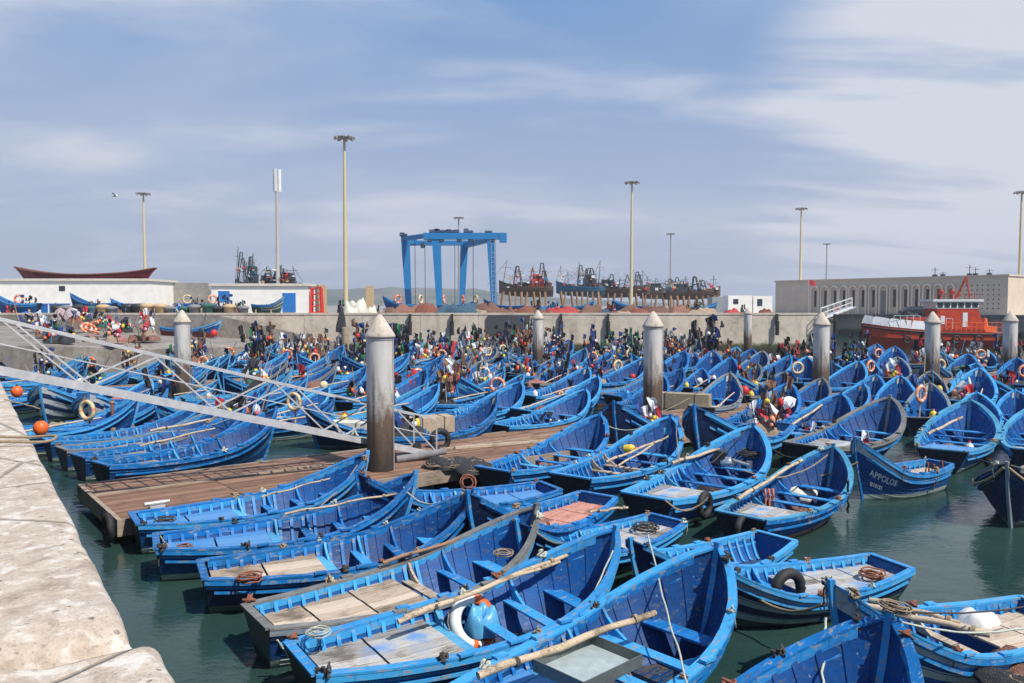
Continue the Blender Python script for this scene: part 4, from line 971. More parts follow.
def jug(m_):
    a = MB(); a.lathe([(.001, 0), (.12, .01), (.13, .05), (.13, .26), (.10, .33), (.035, .37), (.035, .41)], 12); b_ = MB(); b_.lathe([(.042, .405), (.042, .44), (.001, .44)], 10); c_ = MB(); c_.tube([(.09, 0, .33), (.16, 0, .30), (.15, 0, .2), (.12, 0, .18)], .014, 5)
    return [('body', a.mesh('body', m_)), ('cap', b_.mesh('cap', REDP)), ('handle', c_.mesh('handle', m_))]
JUGS = [('white', Proto('jug', jug(WHITEP))), ('yellow', Proto('jug', jug(YELLOW))), ('blue', Proto('jug', jug(plain('blue_plastic', (.03, .22, .5), .4))))]
def crate(m_):
    a = MB(); w, l, h = .3, .45, .28
    for x0, x1, y0, y1 in ((-l, l, -w, -w+.02), (-l, l, w-.02, w), (-l, -l+.02, -w+.022, w-.022), (l-.02, l, -w+.022, w-.022)):
        for z in (0, .1, .2): a.box(x0, x1, y0, y1, z+.005, z+.075)
    b_ = MB(); b_.box(-l+.021, l-.021, -w+.021, w-.021, 0, .02); c_ = MB(); c_.box(-l-.01, l+.01, -w-.01, -w+.025, .28, .31); c_.box(-l-.01, l+.01, w-.025, w+.01, .28, .31); c_.box(-l-.01, -l+.025, -w+.03, w-.03, .28, .31); c_.box(l-.025, l+.01, -w+.03, w-.03, .28, .31)
    return [('slats', a.mesh('slats', m_)), ('base', b_.mesh('base', m_)), ('rim', c_.mesh('rim', m_))]
CRATES = [('blue', Proto('fish_crate', crate(plain('crate_blue', (.03, .16, .36), .5)))), ('white', Proto('fish_crate', crate(WHITEP))), ('grey', Proto('fish_crate', crate(C_GREY)))]
def coil(mat, seed, R_=.26, turns=5):
    mb = MB(); r2 = random.Random(seed); pts = []
    for i in range(turns*12):
        a = 2*math.pi*i/12+r2.uniform(-.1, .1); q = R_*(1-.25*math.sin(i*.37))+r2.uniform(-.02, .02); pts.append((q*math.cos(a), q*math.sin(a), .03+.028*(i/12)+r2.uniform(0, .02)))
    mb.tube(pts, .018, 5); return mb.mesh('rope_coil', mat)
COILS = [('tan', Proto('rope_coil', [], coil(rope_tan, 1))), ('dark', Proto('rope_coil', [], coil(rope_dark, 2))), ('pale', Proto('rope_coil', [], coil(rope_pale, 3))), ('rust-coloured', Proto('rope_coil', [], coil(rope_rust, 4, .2)))]
def knot(mat, seed):
    mb = MB(); r2 = random.Random(seed); pts = [(r2.uniform(-.09, .09), r2.uniform(-.09, .09), r2.uniform(-.05, .09)) for _ in range(16)]
    pts2 = []
    for a, b_ in zip(pts, pts[1:]):
        for t_ in (0, .5): pts2.append(Vector(a).lerp(Vector(b_), t_))
    mb.tube(pts2, .02, 5); mb.tube([(0, 0, 0), (.06, 0, -.12), (.04, .05, -.32)], .016, 5); return mb.mesh('rope_knot', mat)
KNOT = [knot(rope_tan, 5), knot(rope_rust, 6), knot(rope_pale, 7), knot(rope_dark, 8)]
def motor():
    a = MB(); a.prism([(-.18, .35), (-.2, .62), (-.05, .72), (.2, .68), (.22, .4)], -.13, .13); b_ = MB(); b_.tube([(0, 0, .4), (0, 0, -.35)], [.07, .05], 8); b_.bar((-.12, 0, -.3), (.12, 0, -.36), .03, .16); c_ = MB(); c_.tube([(.2, 0, .5), (.6, 0, .55)], .025, 6)
    return [('cowl', a.mesh('cowl', dark_metal)), ('leg', b_.mesh('leg', plain('motor_leg', (.3, .31, .32), .4, .5))), ('tiller', c_.mesh('tiller', rubber))]
MOTOR = Proto('outboard_motor', motor())
tm = MB(); n = 20; tm.tube([(.26*math.cos(2*math.pi*i/n), 0, .26*math.sin(2*math.pi*i/n)) for i in range(n)], .085, 8, closed=True); TYRE = Proto('tyre_fender', [], tm.mesh('tyre_fender', rubber))
def rope(a, b_, sag, r_, mat, label, name='mooring_rope', n=16, tail=None, group=None):
    a, b_ = Vector(a), Vector(b_); pts = []
    for i in range(n+1):
        q = i/n; p = a.lerp(b_, q); p.z -= sag*4*q*(1-q); p += Vector((noise.noise((q*6, a.x, 0)), noise.noise((q*6, a.y, 4)), 0))*.04; pts.append(p)
    if tail: pts += [Vector(p) for p in tail]
    mb = MB(); mb.tube(pts, r_, 6); o = link(name, mb.mesh(name, mat)); return tag(o, label, 'rope', group)
def add_knots(o, seed, k=5, name='rope_knot'):
    r2 = random.Random(seed)
    for i in range(k):
        u = r2.choice((.02, .3, .44, .57, .70, .83, .97)); s_ = r2.choice((1, -1)); c = link(name, r2.choice(KNOT), o); c.location = (u*BL, s_*(beam(u)-.02), sheer(u)+.05); c.rotation_euler = (0, 0, r2.uniform(0, 6)); q = r2.uniform(.6, 1.15); c.scale = (q, q, q)

def gear_proto(seed, net):
    r_ = random.Random(seed); parts = [('net', heap(net, seed*1.7, .62, .5, 'net'))]
    for k in range(9):
        mb = MB(); a = r_.uniform(0, 6.28); q = r_.uniform(.1, .6); mb.ball((q*math.cos(a), q*math.sin(a), .52-.45*q+r_.uniform(0, .25)), r_.uniform(.06, .14), 0, r_.choice((1, 1.4)), 8); parts.append(('float', mb.mesh('float', r_.choice([ORANGE, WHITEP, CREAM, REDP, CORAL, WHITEP, YELLOW, GREENP, C_PINK]))))
    for k in range(5):
        mb = MB(); x, y = r_.uniform(-.4, .4), r_.uniform(-.4, .4); mb.tube([(x, y, 0), (x+r_.uniform(-.7, .7), y+r_.uniform(-.7, .7), r_.uniform(.7, 1.9))], [.02, .014], 5); parts.append(('stick', mb.mesh('stick', r_.choice([pole_wood, dark_metal, cap_blue]))))
    for k in range(6):
        mb = MB(); mv, fs = ragmesh(r_, .7); M = Matrix.Translation((r_.uniform(-.4, .4), r_.uniform(-.4, .4), r_.uniform(.6, 1.3))) @ Matrix.Rotation(r_.uniform(0, 6.28), 4, 'Z') @ Matrix.Rotation(r_.uniform(-.9, .9), 4, 'X'); mb.add([M @ v for v in mv], fs); parts.append(('rag', mb.mesh('rag', r_.choice([C_BLACK, C_BLACK, C_GREY, C_NAVY, C_BROWN, C_WHITE, C_RED, C_GREEN]))))
    return Proto('gear_heap', parts)
GEAR = [('brown', gear_proto(31, NET_BROWN)), ('dark', gear_proto(32, NET_DARK)), ('tan', gear_proto(33, NET_TAN)), ('green', gear_proto(34, NET_GREEN)), ('dark', gear_proto(35, NET_DARK))]
# ------------------------------------------------------------------ boats placed by eye, nearest first
PL = []      # footprints (x, y, heading, length, beam)
def B(x, y, head, s=1.0, label='', **k):
    o = boat(x, y, head, s, label=label, group='blue wooden boats crowding the harbour', **{**dict(wide=1.07), **k})
    PL.append((x, y, head, BL*(k.get('long_') or s), 2.1*s*k.get('wide', 1))); return o
bA = B(-.93, 8.35, 43, .98, 'nearest open blue boat with a pale pole and a grey tray across it', deck='blue', dl=2.1)
bB = B(-2.8, 10.35, 33, .95, 'blue boat with greyed stern deck and an orange and white ring', deck='grey', dl=2.1)
bC = B(-3.85, 11.8, 36, .93, 'worn boat with bare transom and long weathered deck of tan boards', deck='wood', dl=2.7, rail='worn', transom=transom_wd, wt=True)
bD = B(-5.5, 13.95, 26, .92, 'blue boat with two tan deck panels and a plastic bag amidships', deck='wood', dl=2.1, top=out_navy)
bE = B(-7.05, 15.6, 25, .94, 'blue boat with pale blue deck, second from the timber pontoon edge', deck='blue', dl=2.1)
bF = B(-8.25, 17.25, 33, .95, 'blue boat with pale blue deck lying against the timber pontoon', deck='blue', dl=2.1)
bG = B(1.0, 20.6, 208, .90, 'dark-nosed boat pointing at the tide-stained pile, numbers on its bow', deck='blue', dl=1.7, top=out_navy, rail='blue')
bH = B(2.1, 19.3, 232, .84, 'small dark-bowed boat with three faded red deck panels', deck='red', dl=2.7, top=out_navy, zs=1.0)
bI = B(3.5, 17.75, 222, .80, 'short blue boat with grey deck, stern beside the red-decked boat', deck='grey', dl=2.1, top=out_navy)
bJ = B(5.5, 16.45, 218, .76, 'navy boat with single letter on its bow behind the nearest boat', deck=None, dl=1.7, top=out_navy)
bK = B(7.1, 14.75, 203, .78, 'black-sided boat with pale worn deck boards, tyre and drooping rope', deck='grey', dl=2.7, top=out_navy, hull='wstripe')
bL = B(8.3, 12.1, 200, .82, 'boat with white stripe, painted bow panel and yellow planks inside', deck='wood', dl=1.7, hull='wstripe', wt=True, long_=.74, zs=.95)
bM = B(.1, 6.1, 37, .97, 'empty bright blue boat with a rope-wrapped bow at the bottom edge', deck='blue', dl=1.7)
bN = B(5.05, 17.55, 47, .93, 'blue boat with pink waterline and white rail beside open water', deck='grey', dl=2.1, top=out_red, rail='light', wide=1.08)
bO = B(3.2, 18.95, 50, 1.09, 'large blue boat with stained deck and a silver engine part', deck='grey', dl=2.1, rail='blue', zs=1.05, wide=1.06)
bP = B(1.55, 21.3, 52, 1.03, 'boat with open dark stern well and a yellow jug on its poles', deck=None, dl=1.7, hull='lstripe', wt=True)
bQ = B(-.55, 22.3, 52, 1.0, 'slim blue boat lying against the pontoon right of the stained pile', deck=None, dl=1.7)
bR = B(9.85, 29.7, 229, 1.1, 'navy boat with white name on its bow pointing at the viewer', deck='grey', dl=2.1, top=out_navy, zs=1.28)
bS = B(6.1, 32.1, 242, .98, 'navy boat with bow post just left of the central pile', deck='grey', dl=2.1, top=out_navy, zs=1.2)
bT = B(12.6, 23.35, 206, .68, 'stubby blue boat with white name and pale green waterline', deck='wood', dl=1.7, hull='name', long_=.62, zs=1.0, wide=1.05)
bU = B(13.7, 25.3, 54, 1.1, 'wide blue boat seen from astern with pale blue deck', deck='blue', dl=2.1, rail='light', zs=1.0, long_=1.22)
bV = B(15.5, 22.7, 226, .95, 'dark boat at the right edge, bow toward the viewer, rope draped', deck='grey', dl=1.7, top=out_navy, rail='worn')
bW = B(16.6, 25.2, 55, 1.0, 'pale-decked boat beside the wide blue one at the right edge', deck='grey', dl=2.1, rail='light')
bX = B(9.4, 25.6, 42, 1.13, 'boat with long bare planks and a brown sack on its deck', deck='grey', dl=2.7, rail='worn')
bY = B(9.5, 28.6, 46, 1.02, 'boat with blue deck and straight pole, behind the plank-decked boat', deck='blue', dl=2.1)
bZ = B(-11.9, 22.9, 52, 1.05, 'boat with pale blue striped bow, nearest beyond the pontoon end', deck='wood', dl=1.7, hull='lstripe', wide=.9)
b1 = B(-13.3, 24.3, 50, 1.0, 'second boat beyond the pontoon end, with brown deck boards', deck='wood', dl=2.1, wide=.9)
b2 = B(-14.6, 25.7, 47, .97, 'third boat beyond the pontoon end, with weathered rails', deck='grey', dl=2.7, rail='worn', wide=.9)
b3 = B(-16.0, 27.3, 44, .97, 'fourth boat beyond the pontoon end, with an upright brown post', deck='wood', dl=1.7, wide=.9)
b4 = B(-22.0, 41.5, 279, 1.05, 'striped dark boat under the gangway with its bow facing us, nearer the quay', deck='grey', dl=1.7, top=out_navy, hull='wstripe')
b5 = B(-18.7, 38.6, 282, 1.02, 'striped dark boat with faint white name under the gangway', deck='grey', dl=1.7, top=out_navy, hull='wstripe')
b6 = B(-2.6, 31.5, 201, .95, 'dark boat draped with thick pale rope beyond the gangway foot', deck='grey', dl=2.1, top=out_navy)
b7 = B(-3.3, 31.3+1.3, 52, 1.05, 'boat with worn pale planks right of the stained pile', deck='grey', dl=2.1)
b8 = B(-.6, 30.6, 48, 1.0, 'blue boat lying on the pontoon beside the dark nets', deck=None, dl=1.7)
for i, o in enumerate((bA, bB, bC, bD, bE, bF, bG, bH, bI, bJ, bK, bL, bM, bN, bO, bP, bQ, bT, bU, bV, bX, bZ, b1, b2, b3)): add_knots(o, i*7+1, 7 if i < 18 else 4)
def loose_rope(o, seed, mat, lab):
    r2 = random.Random(seed); pts = []; u = r2.uniform(.36, .5); a = r2.uniform(-.5, .5)
    for i in range(22): u += r2.uniform(.002, .024); a = max(-.6, min(.6, a+r2.uniform(-.22, .22))); pts.append(at_boat(o, u*BL, a*min(1, beam(u)), .12+r2.uniform(0, .08)))
    mb = MB(); mb.tube(pts, .016, 5); tag(link('loose_rope', mb.mesh('loose_rope', mat)), lab, 'rope')
for i, (o, lab) in enumerate(((bA, 'loose rope on the floor of the nearest boat'), (bB, 'loose rope on the floor beside the orange and white ring'), (bC, 'loose rope on the floor of the bare-transom boat'), (bD, 'loose rope on the floor near the clear plastic bag'), (bE, 'loose rope in the second pale blue deck boat'), (bF, 'loose rope in the boat against the pontoon'), (bN, 'loose rope inside the pink-waterlined boat'), (bO, 'loose rope inside the large boat with stained deck'), (bP, 'loose rope in the open-welled boat'), (bU, 'loose rope in the wide boat seen from astern'), (bX, 'loose rope in the plank-decked boat'), (bY, 'loose rope in the boat with the straight grey pole'), (bM, 'loose rope in the bottom edge boat'))):
    loose_rope(o, i*5+3, [rope_tan, rope_dark, rope_rust, rope_pale][i % 4], lab)
for i, (o, u, q, P_, sc__, lab, cat) in enumerate((
    (bN, .60, .1, NETS[1][1], .55, 'small brown net heap inside the pink-waterlined boat', 'net'), (bU, .62, .3, NETS[2][1], .6, 'small tan net heap inside the wide boat seen from astern', 'net'), (bU, .55, -.3, JUGS[0][1], 1.1, 'white jug inside the wide boat seen from astern', 'jug'), (bX, .62, -.1, GEAR[0][1], .7, 'brown gear heap in the bow of the plank-decked boat', 'fishing gear'),
    (bY, .60, .2, GEAR[2][1], .6, 'tan gear heap in the boat with the straight grey pole', 'fishing gear'), (bO, .64, .3, NETS[0][1], .6, 'small dark net heap inside the large boat', 'net'), (bP, .6, .1, COILS[0][1], 1.2, 'tan rope coil in the open-welled boat', 'rope'), (bQ, .62, 0, NETS[1][1], .6, 'brown net heap in the slim boat along the pontoon', 'net'), (bQ, .45, .2, JUGS[2][1], 1, 'blue jug in the slim boat along the pontoon', 'jug'),
    (bW, .62, 0, GEAR[1][1], .8, 'dark gear heap in the pale-decked boat at the right edge', 'fishing gear'), (b7, .62, 0, GEAR[0][1], .8, 'brown gear heap in the boat with worn pale planks', 'fishing gear'), (b7, .2, .2, CRATES[0][1], 1, 'blue fish crate on the worn pale planks', 'crate'), (b8, .6, 0, GEAR[3][1], .7, 'green gear heap in the boat beside the dark nets', 'fishing gear'), (b6, .6, 0, NETS[2][1], 1.1, 'tan net heap in the rope-draped dark boat', 'net'),
    (bZ, .58, .2, COILS[1][1], 1.1, 'dark rope coil in the striped-bow boat', 'rope'), (b1, .6, 0, NETS[2][1], .7, 'tan net heap in the second boat beyond the pontoon end', 'net'), (b2, .6, 0, NETS[0][1], .7, 'dark net heap in the third boat beyond the pontoon end', 'net'), (bR, .2, 0, GEAR[2][1], 1, 'tan gear heap in the white-named boat facing us', 'fishing gear'), (bS, .3, 0, GEAR[0][1], 1, 'brown gear heap in the boat left of the central pile', 'fishing gear'),
    (bG, .6, 0, COILS[0][1], 1, 'tan rope coil in the dark-nosed boat', 'rope'), (bK, .15, .2, COILS[3][1], .9, 'rust-coloured coil on the black-sided boat deck', 'rope'), (bI, .15, -.1, COILS[1][1], .9, 'dark coil on the short grey-decked boat', 'rope'), (bF, .12, .1, COILS[1][1], .7, 'dark coil on the boat against the pontoon', 'rope'), (bE, .1, -.1, COILS[3][1], .6, 'rust-coloured coil on the second pale blue deck', 'rope'))):
    z_ = sheer(u)-.17 if u < .33 else .08
    P_.put(at_boat(o, u*BL, q, z_), (0, 0, i*1.3), sc__, lab, cat)
# bow lettering
text_on(bG, '7/414', .90, .52, .30, -1); text_on(bG, '7/414', .90, .52, .30, 1)
text_on(bH, 'EL8', .92, .60, .34, -1); text_on(bH, 'EL8', .92, .60, .34, 1)
text_on(bJ, 'A', .86, .45, .40, 1); text_on(bJ, 'A', .86, .45, .40, -1)
text_on(bT, 'APPOLO8', .93, .585, .27, 1); text_on(bT, '8/10121', .92, .42, .17, 1)
text_on(bR, 'SOUHAIL', .93, .60, .24, 1); text_on(bR, '7-41', .92, .38, .22, 1); text_on(bR, '7-41', .92, .60, .22, -1)
text_on(bL, 'C', .88, .45, .34, 1); text_on(bL, 'LARBI', .95, .60, .20, -1)
text_on(b5, 'RAJAA', .93, .70, .2, 1)

# procedural rows for the rest of the fleet
def inside(x, y, PLS, head, L_, W_):
    h = R(head); c = Vector((x+math.cos(h)*L_/2, y+math.sin(h)*L_/2)); ax1 = Vector((math.cos(h), math.sin(h)))
    for (x2, y2, h2, L2, W2) in PLS:
        h2 = R(h2); c2 = Vector((x2+math.cos(h2)*L2/2, y2+math.sin(h2)*L2/2)); 
        if (c-c2).length > (L_+L2)/2+.1: continue
        ax2 = Vector((math.cos(h2), math.sin(h2))); sep = False
        for a_ in (ax1, Vector((-ax1.y, ax1.x)), ax2, Vector((-ax2.y, ax2.x))):
            n1 = Vector((-ax1.y, ax1.x)); n2 = Vector((-ax2.y, ax2.x))
            r1 = abs(a_.dot(ax1))*L_/2*.88+abs(a_.dot(n1))*W_/2*.74; r2 = abs(a_.dot(ax2))*L2/2*.88+abs(a_.dot(n2))*W2/2*.74
            if abs(a_.dot(c-c2)) > r1+r2: sep = True; break
        if not sep: return True
    return False
OB = []
u_ = Vector((math.cos(R(PA)), math.sin(R(PA)))); n_ = Vector((-u_.y, u_.x))
def prect(o_, L_, W_): return (o_[0]+n_.x*W_/2, o_[1]+n_.y*W_/2, PA, L_, W_)
OB.append(prect((-8.75, 17.75), 25.5, 4.6)); OB.append(prect((_p.x, _p.y), 37, 1.0)); OB.append(prect((-27.5, 40.5), 66, 3.2))
for p in PILES: OB.append((p[0]-.45, p[1], 0, .9, .9))
def allowed(x, y, L_):
    if y > 83 or y < (27 if x < 14 else 28.5): return False
    if abs(x) > .66*y+2.5: return False
    if x > .22*y+2 and y > 66: return False
    if x < -15 and y > 80: return False
    # slipway edge
    if x < -27 and y > 56: return False
    if x < -22 and y > 64+(x+30): return False
    return True
FIELD = []
hd = 47; ah = Vector((math.cos(R(hd)), math.sin(R(hd)))); nh = Vector((-ah.y, ah.x))
rf = random.Random(5)
for j in range(-48, 49):
    for i in range(-16, 20):
        c = ah*(i*5.55+(j % 3)*1.85+rf.uniform(-.7, .7))+nh*(j*1.88+rf.uniform(-.12, .12)); x, y = c.x+8, c.y+45
        s_ = rf.uniform(.86, 1.08); head = hd+rf.gauss(0, 7)+ (x/max(20, y))*14
        flip = rf.random() < .16
        if not allowed(x, y, 0): continue
        ex = (x+math.cos(R(head))*BL*s_, y+math.sin(R(head))*BL*s_)
        if ex[1] > 84.3 or (ex[0] > 31 and ex[1] > 70) or not allowed(ex[0], min(ex[1], 81), 0): continue
        done = False
        for tr in range(4):
            if tr: x += rf.uniform(-.8, .8); y += rf.uniform(-.9, .9)
            if not inside(x, y, PL+OB, head, BL*s_, 2.06*s_): done = True; break
        if not done: continue
        PL.append((x, y, head, BL*s_, 2.06*s_)); FIELD.append([x, y, head, s_, flip])
# a second pass squeezes boats into the remaining gaps
for k in range(5200):
    y = rf.uniform(27, 80); x = rf.uniform(-.66, .66)*y; s_ = rf.uniform(.72, 1.0); head = hd+rf.gauss(0, 22)+(x/y)*14
    if not allowed(x, y, 0): continue
    ex = (x+math.cos(R(head))*BL*s_, y+math.sin(R(head))*BL*s_)
    if ex[1] > 84.3 or not allowed(ex[0], min(ex[1], 81), 0): continue
    if not inside(x, y, PL+OB, head, BL*s_, 2.0*s_): PL.append((x, y, head, BL*s_, 2.0*s_)); FIELD.append([x, y, head, s_, rf.random() < .2])
print('FIELD', len(FIELD), 'of', len(PL))
ORD = 'nearest second third fourth fifth sixth seventh eighth ninth tenth eleventh twelfth thirteenth fourteenth fifteenth sixteenth seventeenth eighteenth nineteenth twentieth'.split()
def ordw(k):
    if k < 20: return ORD[k]
    T = ['twenty', 'thirty', 'forty', 'fifty']; u2 = (k+1) % 10; t2 = (k+1)//10-2
    return T[t2]+('' if u2 == 0 else '-'+'first second third fourth fifth sixth seventh eighth ninth'.split()[u2-1])+('th' if u2 == 0 else '')
PN = [(380, 'stained pile'), (653, 'central pile'), (822, 'weedy pile'), (933, 'pilot-boat pile'), (1010, 'rightmost pile'), (181, 'leftmost pile'), (538, 'slender pile'), (741, 'smallest pile')]
def region(x, y):
    q = (Vector((x, y))-Vector((-8.75, 17.75))).dot(n_); q2 = (Vector((x, y))-Vector((-27.5, 40.5))).dot(n_)
    return 'in front of the timber pontoon' if q < 2.3 else ('between the two pontoons' if q2 < 1.6 else 'beyond the farther pontoon')
groups = {}
for f in FIELD:
    x, y, head, s_, flip = f; cxx = x+math.cos(R(head))*2.8; cyy = y+math.sin(R(head))*2.8; X = 512+800*cxx/cyy
    p = min(PN, key=lambda q: abs(q[0]-X)); side = 'right' if X > p[0] else 'left'; reg = region(cxx, cyy); groups.setdefault((p[1], side, reg), []).append((abs(X-p[0]), f)); 
refs = []
for (pn, side, reg), L_ in groups.items():
    L_.sort(key=lambda q: q[0])
    for k, (_, f) in enumerate(L_): refs.append((f, '%s %s of the %s %s' % (ordw(k), side, pn, reg.replace('in front of the timber pontoon', 'nearside').replace('between the two pontoons', 'between pontoons').replace('beyond the farther pontoon', 'far water'))))
DK = [('bare-decked', 'wood', 2.1), ('grey-decked', 'grey', 2.1), ('blue-decked', 'blue', 2.1), ('open', None, 1.7), ('long-decked', 'wood', 2.7), ('short-decked', 'grey', 1.7)]
nc = 0
def stack_on(o, ref, y, seed):
    mid = 36 < y < 60
    """flags, rings, nets and so on in one boat"""
    global nc
    r2 = random.Random(seed); far = y > 40
    def pos(u, v_, deck=True):
        if u < .33: z = sheer(u)-.16
        else: z = .10
        return at_boat(o, u*BL, v_, z)
    g = 'gear carried in the moored boats'
    hz_ = o.rotation_euler.z
    if r2.random() < (.34 if mid else .92 if far else .25):
        c, P_ = r2.choice(GEAR); P_.put(pos(r2.choice((.16, .5, .64)), r2.uniform(-.25, .25)), (0, 0, r2.uniform(0, 6)), r2.uniform(.9, 1.4), '%s gear heap in boat %s' % (c, ref), 'fishing gear', 'heaps of gear in the boats')
    if y > 60 and r2.random() < .8:
        c, P_ = r2.choice(FLAGS); P_.put(pos(r2.uniform(.74, .84), r2.uniform(-.3, .3))+Vector((0, 0, .15)), (0, 0, r2.uniform(0, 6)), r2.uniform(.9, 1.3), '%s flag bundle in bow of boat %s' % (c, ref), 'flags', 'marker flags standing in the boats')
    if r2.random() < (.22 if mid else .85 if far else .2):
        c, P_ = r2.choice(FLAGS[:2]+FLAGS+FLAGS[4:5]); P_.put(pos(r2.uniform(.06, .3) if r2.random() < .5 else r2.uniform(.5, .78), r2.uniform(-.4, .4)), (0, 0, r2.uniform(0, 6)), r2.uniform(.75, 1.1)*(1 if y < 55 else 1.4), '%s flag bundle on boat %s' % (c, ref), 'flags', 'marker flags standing in the boats')
    if r2.random() < (.15 if mid else .42 if far else .08):
        c, P_ = r2.choice(RINGS); q = pos(r2.uniform(.62, .8), r2.choice((-.4, .4))); 
        POST.put(q, (0, 0, 0), 1, 'ring post on boat %s' % ref, 'post', 'posts standing in the boats')
        P_.put(q+Vector((0, -.10, 1.35)), (R(90), 0, r2.uniform(-.7, .7)), .9, '%s life ring on boat %s' % (c, ref), 'life ring', 'life rings')
    if r2.random() < (.55 if far else .45):
        c, P_ = r2.choice(NETS); P_.put(pos(r2.uniform(.1, .28) if r2.random() < .6 else .62, r2.uniform(-.2, .2)), (0, 0, r2.uniform(0, 6)), r2.uniform(.7, 1.15), '%s net heap in boat %s' % (c, ref), 'net', 'fishing nets in the boats')
    if r2.random() < (.5 if far else .3):
        c, P_ = r2.choice(BUOYS); P_.put(pos(r2.uniform(.1, .9), r2.uniform(-.5, .5))+Vector((0, 0, r2.uniform(.1, .5) if far else 0)), (0, 0, 0), r2.uniform(.7, 1.1), '%s ball buoy in boat %s' % (c, ref), 'buoy', 'ball buoys in the boats')
    if r2.random() < .5 and not far or r2.random() < .25:
        a_ = r2.uniform(-.1, .1); q = at_boat(o, 1.3, r2.choice((-.55, .55)), sheer(.4)+.09); OAR.put(q, (0, -R(5), hz_+a_), 1, 'wooden oar lying along boat %s' % ref, 'oar', 'oars lying in the boats')
    if r2.random() < .3:
        c, P_ = r2.choice(JUGS); P_.put(pos(r2.uniform(.1, .28), r2.uniform(-.5, .5)), (0, 0, r2.uniform(0, 6)), 1.1, '%s plastic jug in boat %s' % (c, ref), 'jug', 'plastic jugs in the boats')
    if r2.random() < .3:
        c, P_ = r2.choice(CRATES); P_.put(pos(r2.uniform(.40, .54), r2.uniform(-.3, .3)), (0, 0, hz_+r2.uniform(-.5, .5)), 1, '%s fish crate in boat %s' % (c, ref), 'crate', 'fish crates in the boats')
    if r2.random() < .3:
        c, P_ = r2.choice(COILS); P_.put(pos(r2.uniform(.08, .25), r2.uniform(-.4, .4)), (0, 0, r2.uniform(0, 6)), 1, '%s rope coil in boat %s' % (c, ref), 'rope', 'rope coils in the boats')
for i, (f, ref) in enumerate(refs):
    x, y, head, s_, flip = f; r2 = random.Random(i*13+2)
    nm, dk, dl = r2.choice(DK); top = r2.choice([out_blue, out_blue, out_navy, out_red]); hull = r2.choice(['blue', 'blue', 'lstripe', 'wstripe', 'name']); rail = r2.choice(['blue', 'blue', 'blue', 'light', 'worn'])
    if flip: x += math.cos(R(head))*BL*s_; y += math.sin(R(head))*BL*s_; head += 180
    o = boat(x, y, head, s_, deck=dk, dl=dl, top=top, hull=hull, rail=rail, label='%s blue boat %s' % (nm, ref), group='blue wooden boats crowding the harbour', lod=(1 if y < 48 else 2), wide=.97, zs=s_*r2.uniform(1.0, 1.22), roll=r2.uniform(-3, 3))
    stack_on(o, ref, y, i*31+7)

# ------------------------------------------------------------------ things laid out by eye in the nearer boats
_a = math.atan(37/800)
def at(px_, py_, z):
    cx_ = (px_-512)/800; cz_ = -(py_-341.5)/800; ry = math.cos(_a)+math.sin(_a)*cz_; rz = -math.sin(_a)+math.cos(_a)*cz_; q = (z-5.4)/rz
    return Vector((cx_*q, ry*q, z))
def pole(a, b_, r_, label, mat=pole_wood, name='wooden_pole', cat='pole'):
    mb = MB(); a, b_ = Vector(a), Vector(b_); k = 7
    mb.tube([a.lerp(b_, i/k)+Vector((0, 0, .02*math.sin(i*1.7))) for i in range(k+1)], [r_*(1+.06*math.sin(i*2.3)-.02*i) for i in range(k+1)], 8)
    o = empty(name, a); o.rotation_euler = (0, 0, 0); mb.v = [tuple(Vector(v)-a) for v in mb.v]; link('shaft', mb.mesh('shaft', mat), o)
    m2 = MB(); d = (b_-a).normalized(); p = (b_-a)*.86; m2.tube([p+d*q for q in (0, .02, .04, .06)], r_*1.35, 8); m3 = MB(); p = (b_-a)*.18; m3.tube([p+d*q for q in (0, .03, .06)], r_*1.3, 8)
    link('lashing', m2.mesh('lashing', rope_tan), o); link('lashing', m3.mesh('lashing', rope_dark), o); return tag(o, label, cat, 'loose poles lying across the near boats')
pole(at(478, 676, .93), at(655, 612, 1.05), .052, 'thick pale pole lying along the nearest open boat')
pole(at(398, 622, .80), at(571, 553, 1.15), .040, 'long bleached pole across the boat holding the orange and white ring')
pole(at(404, 617, .84), at(560, 561, 1.08), .030, 'thinner pole lying beside the long bleached pole')
pole(at(383, 563, .80), at(512, 521, 1.10), .032, 'rust-brown pole along the worn boat with tan boards', mat=plain('rusty_pole', (.30, .17, .10), .85))
pole(at(285, 514, .85), at(398, 493, 1.15), .028, 'grey-brown pole in the second blue-decked boat from the pontoon')
pole(at(262, 497, .85), at(330, 478, 1.1), .022, 'thin stick in the boat lying against the timber pontoon')
pole(at(738, 499, .85), at(806, 457, 1.25), .045, 'weathered pole in the boat with the pink waterline')
pole(at(672, 463, .95), at(730, 446, 1.15), .05, 'round log inside the large boat with stained deck')
pole(at(606, 462, .95), at(660, 440, 1.2), .04, 'pale pole in the boat with the open stern well'); pole(at(618, 466, .9), at(668, 436, 1.2), .03, 'second thinner pole in the boat with the open stern well')
pole(at(792, 425, 1.0), at(836, 396, 1.4), .045, 'straight grey pole in the blue-decked boat behind the planks')
pole(at(928, 434, 1.0), at(962, 417, 1.4), .05, 'short pale plank-like pole in the wide boat seen from astern')
pole(at(862, 606, .8), at(990, 634, .8), .055, 'yellowish timber lying in the white-striped boat'); pole(at(870, 600, .85), at(960, 622, .85), .04, 'second yellowish timber in the white-striped boat')
pole(at(590, 512, .85), at(628, 507, .9), .03, 'short stick in the small boat beside the red deck')
pole(at(113, 424, .8), at(112, 400, 1.7), .07, 'upright brown post in the fourth boat beyond the pontoon end', mat=rust)
pole(at(150, 431, 1.0), at(230, 416, 1.2), .045, 'long grey pole across the boats beyond the pontoon end'); pole(at(140, 446, .9), at(215, 428, 1.2), .035, 'second pole across the boats beyond the pontoon end')
